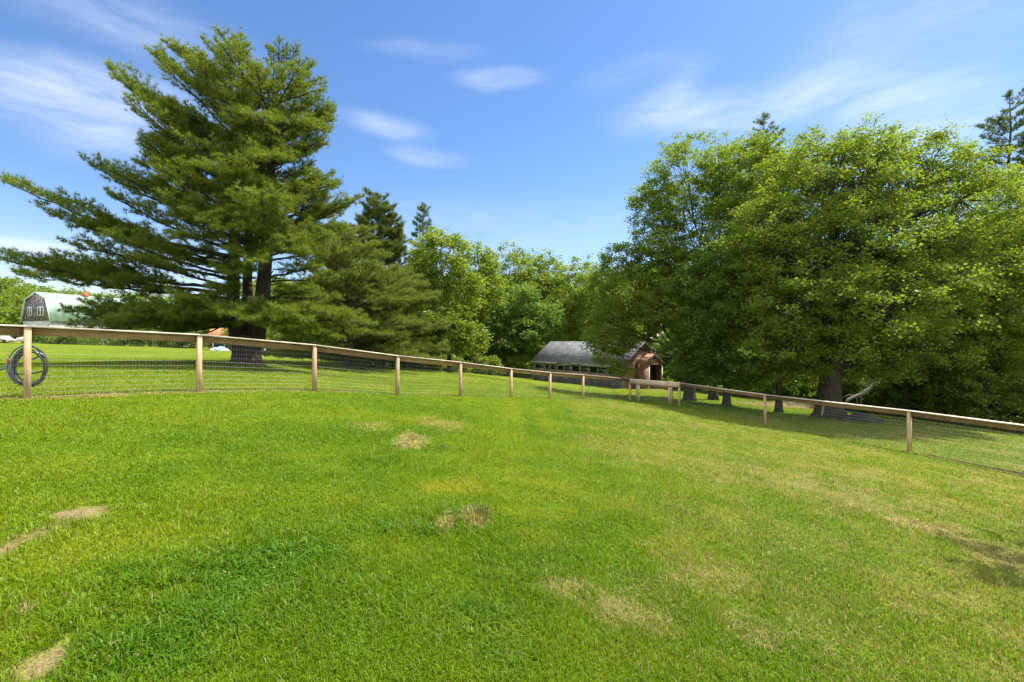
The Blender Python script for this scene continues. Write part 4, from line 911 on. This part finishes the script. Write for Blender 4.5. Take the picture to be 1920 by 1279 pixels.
M['brown_board'] = wood_mat('reddish_brown_boards', (.10, .05, .035), (.19, .10, .07), 1)
def small_house(name, px, d, w, dep, h, pitch, label, roofm, wallm, doors=True):
    b = gp(px, d); vx = np.array([1., .35, 0]); fr = frame_xyz((b[0], b[1], b[2]), vx)
    t = thing(name, tuple(b), label, 'shed')
    slab('front_wall', fr, (0, 0, 0), (1, 0, 0), (0, 0, 1), [(0, -.3), (w, -.3), (w, h), (0, h)], .1, wallm, t, holes=[(w * .12, w * .42, -.31, h * .8), (w * .5, w * .9, .5, h * .8)])
    slab('back_wall', fr, (w, dep, 0), (-1, 0, 0), (0, 0, 1), [(0, -.3), (w, -.3), (w, h), (0, h)], .1, wallm, t)
    for x, s in ((0, -1), (w, 1)):
        q = [(0, -.3), (dep - .2, -.3), (dep - .2, h), ((dep - .2) / 2, h + pitch), (0, h)]
        if s > 0: slab('side_wall', fr, (x - .003, .1, 0), (0, 1, 0), (0, 0, 1), q, .1, wallm, t)
        else: slab('side_wall', fr, (x + .003, dep - .1, 0), (0, -1, 0), (0, 0, 1), q, .1, wallm, t)
    sl = math.hypot(pitch, dep / 2); a, c = dep / 2 / sl, pitch / sl
    slab('roof', fr, (-.25, -.3 * a, h - .3 * c + .06), (1, 0, 0), (0, a, c), [(0, 0), (w + .5, 0), (w + .5, sl + .3), (0, sl + .3)], .08, roofm, t)
    slab('roof', fr, (w + .25, dep + .3 * a, h - .3 * c + .06), (-1, 0, 0), (0, -a, c), [(0, 0), (w + .5, 0), (w + .5, sl + .3), (0, sl + .3)], .08, roofm, t)
    bx('door', fr, (w * .27, .08, h * .4 - .1), (w * .3, .05, h * .8), M['dark'], t)
    bx('window', fr, (w * .7, .06, (h * .8 + .5) / 2), (w * .4, .04, h * .8 - .5), M['glass'], t)
    for f in (.12, .44): bx('door_post', fr, (w * f, -.03, h * .4), (.12, .06, h * .82), M['white'], t)
    return t
small_house('garden_shed', 392, 60, 4.0, 3.6, 1.75, 1.15, 'small orange-roofed shed half hidden by the huge pine trunk', M['orange'], M['brown_board'])
small_house('white_outbuilding', 222, 92, 6, 4.5, 3.0, 1.6, 'white outbuilding glimpsed under the pine limbs with a dark roof', M['shed_roof'], M['white'])

def misc():
    # pale blue and white heap in front of the orange-roofed shed
    b = gp(410, 57); t = thing('tarp_heap', tuple(b), 'pale blue and white heap lying in front of the orange-roofed shed', 'tarp')
    rng = np.random.default_rng(2)
    for nm, mt, dx, sx, sz in (('white_sheet', 'white', -.35, .75, .38), ('blue_sheet', 'blue', .25, .8, .5), ('white_sheet', 'white', .75, .5, .3)):
        n, k = 14, 7; th = np.linspace(0, TAU, n, endpoint=False); v = []
        for j in range(k):
            f = j / (k - 1); r = math.cos(f * math.pi / 2) ** .6
            for a in th: v.append([b[0] + dx + math.cos(a) * sx * r * (1 + .2 * math.sin(a * 3 + j)), b[1] + math.sin(a) * .6 * r, b[2] + sz * f * (1 + .2 * math.sin(a * 2)) - .03])
        f4 = [[j * n + i, j * n + (i + 1) % n, (j + 1) * n + (i + 1) % n, (j + 1) * n + i] for j in range(k - 1) for i in range(n)]
        MB().add(v, f4).build(nm, M[mt], t, tuple(b), smooth=True)
    # faded red machine
    b = gp(513, 44); fr = frame_xyz(tuple(b), (1, -.25)); t = thing('lawn_tractor', tuple(b), 'small faded red wheeled machine parked right of the huge pine trunk', 'machine')
    bx('body', fr, (-.35, 0, .5), (.75, .5, .3), M['red'], t); bx('hood', fr, (.35, 0, .42), (.75, .55, .5), M['red'], t); bx('seat', fr, (-.45, 0, .76), (.35, .4, .18), M['dark'], t); bx('seat_back', fr, (-.62, 0, .95), (.08, .4, .3), M['dark'], t)
    def wheel(x, y, r):
        F = np.array(fr); q = lambda p: F[:3, :3] @ np.array(p, float) + F[:3, 3]
        mb = MB(); mb.tube([q((x, y - .09, r)), q((x, y - .07, r)), q((x, y + .07, r)), q((x, y + .09, r))], [r * .85, r, r, r * .85], 18); w_ = mb.build('wheel', M['tyre'], t, tuple(b))
        mb = MB(); mb.tube([q((x, y - .1, r)), q((x, y + .1, r))], r * .5, 14); mb.build('rim', M['white'], t, tuple(b)).parent = w_
        bpy.data.objects[w_.name].children[0].location = (0, 0, 0)
    for x, r in ((-.6, .3), (.5, .2)):
        for y in (-.32, .32): wheel(x, y, r)
    F = np.array(fr); q = lambda p: F[:3, :3] @ np.array(p, float) + F[:3, 3]
    mb = MB(); mb.tube([q((.1, 0, .65)), q((-.08, 0, .95))], .02, 6); th = np.linspace(0, TAU, 16); mb.tube([q((-.08 + .05 * math.sin(a), .16 * math.cos(a), .95 + .15 * math.sin(a) * .6)) for a in th], .015, 6); mb.build('steering_wheel', M['dark'], t, tuple(b))
    mb = MB(); mb.tube(curve(q((.7, .2, .3)), q((1.35, .3, .55)), (0, 0, .2), 8), .03, 6); mb.build('drawbar', M['white'], t, tuple(b))
    # vehicle at the left edge
    b = gp(2, 74); fr = frame_xyz(tuple(b), (1, .05)); t = thing('parked_car', tuple(b), 'low pale car with dark windows and yellow sill at the far lawn edge', 'car')
    prof = [(-2.2, .3), (1.9, .3), (2.0, .55), (1.1, .72), (.55, 1.2), (-1.6, 1.25), (-2.2, .8)]
    slab('body', fr, (0, -.8, 0), (1, 0, 0), (0, 0, 1), prof, 1.6, M['car'], t)
    slab('side_window', fr, (0, -.81, 0), (1, 0, 0), (0, 0, 1), [(-1.6, .78), (.78, .78), (.42, 1.13), (-1.5, 1.15)], .02, M['glass'], t)
    bx('sill', fr, (-.1, -.82, .26), (4.2, .05, .2), M['yellow'], t); bx('sill', fr, (2.6, -.4, .13), (1.1, .8, .16), M['yellow'], t)
    for x in (-1.4, 1.3):
        F = np.array(fr); q = lambda p: F[:3, :3] @ np.array(p, float) + F[:3, 3]
        mb = MB(); mb.tube([q((x, -.86, .3)), q((x, -.62, .3))], .3, 16); mb.build('wheel', M['tyre'], t, tuple(b))
    # white tank by the barn
    b = gp(41, 76); mb = MB(); mb.tube([b + [-.7, 0, .5], b + [-.6, 0, .55], b + [.5, .2, .75], b + [.62, .2, .78]], [.2, .42, .42, .2], 12)
    o = mb.build('white_barrel', M['white'], None, tuple(b), smooth=True); setp(o, 'white barrel lying at the lawn edge left of the first fence post', 'barrel')
misc()

# ------------------------------------------------------------------ small things under the trees
def hummock(px, py, d, sx, sy, sz, seed, label):
    rng = np.random.default_rng(seed); x = (px - CX) / FX * d; b = np.array([x, d, zf(x, d)])
    n, k = 22, 10; v = []; ph = rng.uniform(0, 6, 6)
    for j in range(k):
        f = j / (k - 1); r = math.cos(f * math.pi / 2) ** .55
        for i in range(n):
            a = i / n * TAU; rr = r * (1 + .14 * math.sin(a * 2 + ph[0]) + .08 * math.sin(a * 5 + ph[1] + f * 3) + .05 * rng.normal())
            v.append([b[0] + math.cos(a) * sx * rr, b[1] + math.sin(a) * sy * rr, b[2] - .08 + (sz + .08) * f * (1 + .25 * math.cos(a + ph[2]))])
    f4 = [[j * n + i, j * n + (i + 1) % n, (j + 1) * n + (i + 1) % n, (j + 1) * n + i] for j in range(k - 1) for i in range(n)]
    o = MB().add(v, f4).build('mound', M['mound_grey'], None, tuple(b), smooth=True); return setp(o, label, 'hummock')
hummock(1612, 795, 20.6, .95, .5, .32, 3, 'low dark mound in the grass at the right foot of the thick trunk')  # low uneven dome in a dark grey tone

def branch():
    b = gp(1590, 24.5); t = thing('fallen_branch', tuple(b), 'bleached fallen branch propped up beside the thick trunk', 'branch')
    mb = MB(); D = 24.0
    main = np.array([P(1582, 758, D), P(1592, 748, D), P(1606, 742, D), P(1622, 736, D), P(1634, 724, D), P(1645, 714, D + .2), P(1660, 707, D + .4)])
    mb.tube(main, [.06, .075, .075, .07, .065, .05, .03], 8); mb.build('limb', M['deadwood'], t, tuple(b), smooth=True)
    mb = MB()
    for pts, r in (([P(1605, 743, D), P(1592, 740, D + .2), P(1577, 747, D + .3)], .03), ([P(1632, 726, D), P(1620, 732, D - .3), P(1612, 736, D - .4)], .025), ([P(1605, 743, D), P(1608, 758, D)], .022), ([P(1614, 740, D), P(1615, 762, D + .1)], .024), ([P(1632, 726, D), P(1625, 718, D + .1)], .02)):
        mb.tube(pts, np.linspace(r, r * .6, len(pts)), 6)
    mb.build('twigs', M['deadwood'], t, tuple(b), smooth=True)
    # board leaning on the trunk
    b = gp(1538, 21.2); t = thing('leaning_board', tuple(b), 'dark triangular board leaning on the left side of the thick trunk', 'board')
    p = [P(1527, 779, 21.0), P(1543, 780, 20.8), P(1545, 758, 21.4)]; n = np.array([.1, .04, 0]); MB().add(p + [q + n for q in p], [[0, 1, 2], [5, 4, 3]]).add([p[0], p[1], p[1] + n, p[0] + n, p[1], p[2], p[2] + n, p[1] + n, p[2], p[0], p[0] + n, p[2] + n], [[0, 1, 2, 3], [4, 5, 6, 7], [8, 9, 10, 11]]).build('panel', M['brown'], t, tuple(b))
    mb = MB(); mb.tube([P(1540.5, 779, 20.7), P(1544.5, 759, 21.3)], [.035, .03], 6); mb.build('stick', M['deadwood'], t, tuple(b))
    # brush pile
    rng = np.random.default_rng(8); b = gp(1505, 28.5); mb = MB()
    for _ in range(90):
        q = b + np.array([rng.normal(0, 1.1), rng.normal(0, .5), abs(rng.normal(.12, .12))]); a = rng.uniform(0, TAU); L = rng.uniform(.4, 1.2)
        mb.tube(curve(q, q + np.array([math.cos(a) * L, math.sin(a) * L * .6, rng.normal(0, .12)]), rng.normal(0, .06, 3), 4), np.linspace(.02, .008, 4), 4, False)
    setp(mb.build('brush_pile', M['deadwood'], None, tuple(b)), 'pile of pale dry sticks on the ground left of the thick trunk', 'brush', kind='stuff')
branch()

# straw tussocks and a dug-up turf clod on the lawn
def tussock(px, py, seed, label, n=240, r=.16, h=.16, straw=.5):
    rng = np.random.default_rng(seed); x, y = G(px, py); z = zf(x, y); b = np.array([x, y, z]); mb = MB()
    a = rng.uniform(0, TAU, n); rr = r * np.sqrt(rng.random(n)); p = np.stack([x + np.cos(a) * rr, y + np.sin(a) * rr, np.full(n, z - .01)], -1)
    le = rng.uniform(.3, 1.5, n)[:, None]; L = h * rng.uniform(.5, 1.2, n)[:, None]; d = np.stack([np.cos(a), np.sin(a), np.zeros(n)], -1) + rng.normal(0, .4, (n, 3)) * [1, 1, 0]
    tip = p + d * L * le * .6 + [0, 0, 1] * L * np.cos(le * .8); mid = p + d * L * le * .2 + [0, 0, 1] * L * .55; s = np.stack([-np.sin(a), np.cos(a), np.zeros(n)], -1) * .003
    c = np.where(rng.random(n)[:, None] < straw, np.array([[.32, .25, .12]]), np.array([[.09, .17, .012]])) * rng.uniform(.7, 1.3, (n, 1))
    v = np.stack([p - s, p + s, mid + s, mid - s, tip], 1); i = np.arange(n)[:, None] * 5
    mb.add(v, i + np.array([[0, 1, 2, 3]]), np.repeat(c, 5, 0)); mb.f[3] = [i + np.array([[3, 2, 4]])]
    setp(mb.build('grass_tussock', bpy.data.materials['grass_blade'], None, tuple(b)), label, 'tussock', 'straw tussocks on the lawn')
tussock(838, 985, 1, 'straw-coloured tussock with a dark hollow, left of its pair', 300, .15, .09, .6)
tussock(890, 982, 2, 'straw-coloured tussock with green blades, right of its pair', 300, .15, .10, .5)

# ------------------------------------------------------------------ sky, sun, camera
AZ, EL = math.atan2(.90, .43), math.radians(60)
sc = bpy.context.scene
w = bpy.data.worlds.new('World'); sc.world = w; w.use_nodes = True; nt = w.node_tree; nt.nodes.clear()
out = nd(nt, 'ShaderNodeOutputWorld'); bg = nd(nt, 'ShaderNodeBackground'); nt.links.new(bg.outputs[0], out.inputs[0])
sky = nd(nt, 'ShaderNodeTexSky', sky_type='NISHITA', sun_disc=False, sun_elevation=EL, sun_rotation=AZ, altitude=0, air_density=1.0, dust_density=.3, ozone_density=2.5)
hs = nd(nt, 'ShaderNodeHueSaturation'); hs.inputs['Saturation'].default_value = 1.2; hs.inputs['Value'].default_value = .86; nt.links.new(sky.outputs[0], hs.inputs['Color'])
SKYC = mixc(nt, 1., hs.outputs[0], (1.06, .97, 1.0), 'MULTIPLY')
tc = nd(nt, 'ShaderNodeTexCoord'); sx = nd(nt, 'ShaderNodeSeparateXYZ'); nt.links.new(tc.outputs['Generated'], sx.inputs[0])
az = nd(nt, 'ShaderNodeMath', operation='ARCTAN2'); nt.links.new(sx.outputs[0], az.inputs[0]); nt.links.new(sx.outputs[1], az.inputs[1])
el = nd(nt, 'ShaderNodeMath', operation='ARCSINE'); nt.links.new(sx.outputs[2], el.inputs[0])
cv = nd(nt, 'ShaderNodeCombineXYZ'); nt.links.new(az.outputs[0], cv.inputs[0]); nt.links.new(el.outputs[0], cv.inputs[1])
wn = nd(nt, 'ShaderNodeTexNoise'); wn.inputs['Scale'].default_value = 3.5; wn.inputs['Detail'].default_value = 3; nt.links.new(cv.outputs[0], wn.inputs['Vector'])
ws = nd(nt, 'ShaderNodeVectorMath', operation='SUBTRACT'); nt.links.new(wn.outputs['Color'], ws.inputs[0]); ws.inputs[1].default_value = (.5, .5, .5)
wm = nd(nt, 'ShaderNodeVectorMath', operation='MULTIPLY_ADD'); nt.links.new(ws.outputs[0], wm.inputs[0]); wm.inputs[1].default_value = (.10, .06, 0); nt.links.new(cv.outputs[0], wm.inputs[2])
fb = nd(nt, 'ShaderNodeMapping'); fb.inputs['Scale'].default_value = (4.2, 20, 1); fb.inputs['Rotation'].default_value = (0, 0, .12); nt.links.new(wm.outputs[0], fb.inputs[0])
fn = nd(nt, 'ShaderNodeTexNoise'); fn.inputs['Scale'].default_value = 1.6; fn.inputs['Detail'].default_value = 6; fn.inputs['Roughness'].default_value = .66; nt.links.new(fb.outputs[0], fn.inputs['Vector'])
fr_ = ramp(nt, fn.outputs[0], [(.30, (.2, .2, .2)), (.72, (1, 1, 1))])
def ae(px, py): return math.atan((px - CX) / FX), math.atan((CY - py) / math.hypot(FX, px - CX))
acc = None
for px, py, rx, ry, rot, st in [(150, 185, 330, 95, .12, .95), (260, 50, 300, 110, .0, .42), (225, 275, 210, 60, .1, .55), (50, 448, 140, 28, .05, .85), (935, 147, 115, 30, .0, .72), (715, 240, 120, 38, -.05, .6), (790, 295, 110, 28, -.02, .5), (800, 95, 150, 30, .0, .25),
                                (1330, 215, 300, 70, -.1, .8), (1240, 180, 150, 60, .5, .35), (1560, 170, 300, 75, -.25, .5), (1720, 235, 330, 110, -.1, .7), (1700, 70, 420, 170, 0, .35), (900, 440, 700, 90, 0, .28), (1180, 130, 160, 50, .1, .2), (100, 480, 500, 120, 0, .35)]:
    a0, e0 = ae(px, py); a1, _ = ae(px + rx, py); _, e1 = ae(px, py - ry)
    mp = nd(nt, 'ShaderNodeMapping', vector_type='TEXTURE'); mp.inputs['Location'].default_value = (a0, e0, 0); mp.inputs['Rotation'].default_value = (0, 0, rot); mp.inputs['Scale'].default_value = (abs(a1 - a0), abs(e1 - e0), 1)
    nt.links.new(wm.outputs[0], mp.inputs[0]); gt = nd(nt, 'ShaderNodeTexGradient', gradient_type='SPHERICAL'); nt.links.new(mp.outputs[0], gt.inputs[0])
    mr = nd(nt, 'ShaderNodeMapRange', interpolation_type='SMOOTHSTEP'); nt.links.new(gt.outputs[1], mr.inputs[0]); mr.inputs[2].default_value = .85; mr.inputs[4].default_value = st * .66
    if acc is None: acc = mr.outputs[0]
    else:
        mxm = nd(nt, 'ShaderNodeMath', operation='ADD', use_clamp=True); nt.links.new(acc, mxm.inputs[0]); nt.links.new(mr.outputs[0], mxm.inputs[1]); acc = mxm.outputs[0]
ml = nd(nt, 'ShaderNodeMath', operation='MULTIPLY', use_clamp=True); nt.links.new(acc, ml.inputs[0]); nt.links.new(fr_, ml.inputs[1])
# bright cloud veil added over the unseen upper and rear sky as fill light
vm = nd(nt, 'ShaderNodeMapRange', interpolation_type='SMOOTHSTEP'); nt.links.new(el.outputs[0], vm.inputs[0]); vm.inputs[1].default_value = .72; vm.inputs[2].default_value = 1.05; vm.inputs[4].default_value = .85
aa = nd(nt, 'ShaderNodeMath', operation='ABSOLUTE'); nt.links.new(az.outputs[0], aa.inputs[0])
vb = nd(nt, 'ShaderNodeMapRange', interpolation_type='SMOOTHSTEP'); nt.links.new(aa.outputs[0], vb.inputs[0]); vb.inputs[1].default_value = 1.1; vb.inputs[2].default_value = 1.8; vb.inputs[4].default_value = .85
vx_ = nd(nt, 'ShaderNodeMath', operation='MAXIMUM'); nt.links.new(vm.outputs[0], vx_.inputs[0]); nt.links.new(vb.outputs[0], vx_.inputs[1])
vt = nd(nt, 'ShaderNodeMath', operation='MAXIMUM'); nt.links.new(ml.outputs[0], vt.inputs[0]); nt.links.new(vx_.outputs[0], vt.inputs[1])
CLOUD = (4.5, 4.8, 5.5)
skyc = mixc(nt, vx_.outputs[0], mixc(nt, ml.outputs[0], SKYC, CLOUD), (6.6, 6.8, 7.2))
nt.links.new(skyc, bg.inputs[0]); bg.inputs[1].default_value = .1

sl = bpy.data.lights.new('sun', 'SUN'); sl.energy = 3.5; sl.angle = math.radians(.53); sl.color = (1, .955, .88)
so_ = bpy.data.objects.new('sun', sl); col.objects.link(so_)
sd = Vector((math.sin(AZ) * math.cos(EL), math.cos(AZ) * math.cos(EL), math.sin(EL)))
so_.rotation_euler = sd.to_track_quat('Z', 'Y').to_euler(); so_.location = sd * 60

cam = bpy.data.cameras.new('camera'); co = bpy.data.objects.new('camera', cam); col.objects.link(co); sc.camera = co
cam.sensor_width = 36; cam.lens = 36 * FX / 1920; cam.clip_start = .05; cam.clip_end = 3000
co.location = (0, 0, CAMZ); co.rotation_euler = (math.radians(90), 0, 0)
sc.view_settings.view_transform = 'Standard'; sc.view_settings.look = 'None'; sc.view_settings.exposure = 1.3; sc.view_settings.gamma = 1
sc.cycles.max_bounces = 12; sc.cycles.diffuse_bounces = 6; sc.cycles.transmission_bounces = 8; sc.cycles.glossy_bounces = 2
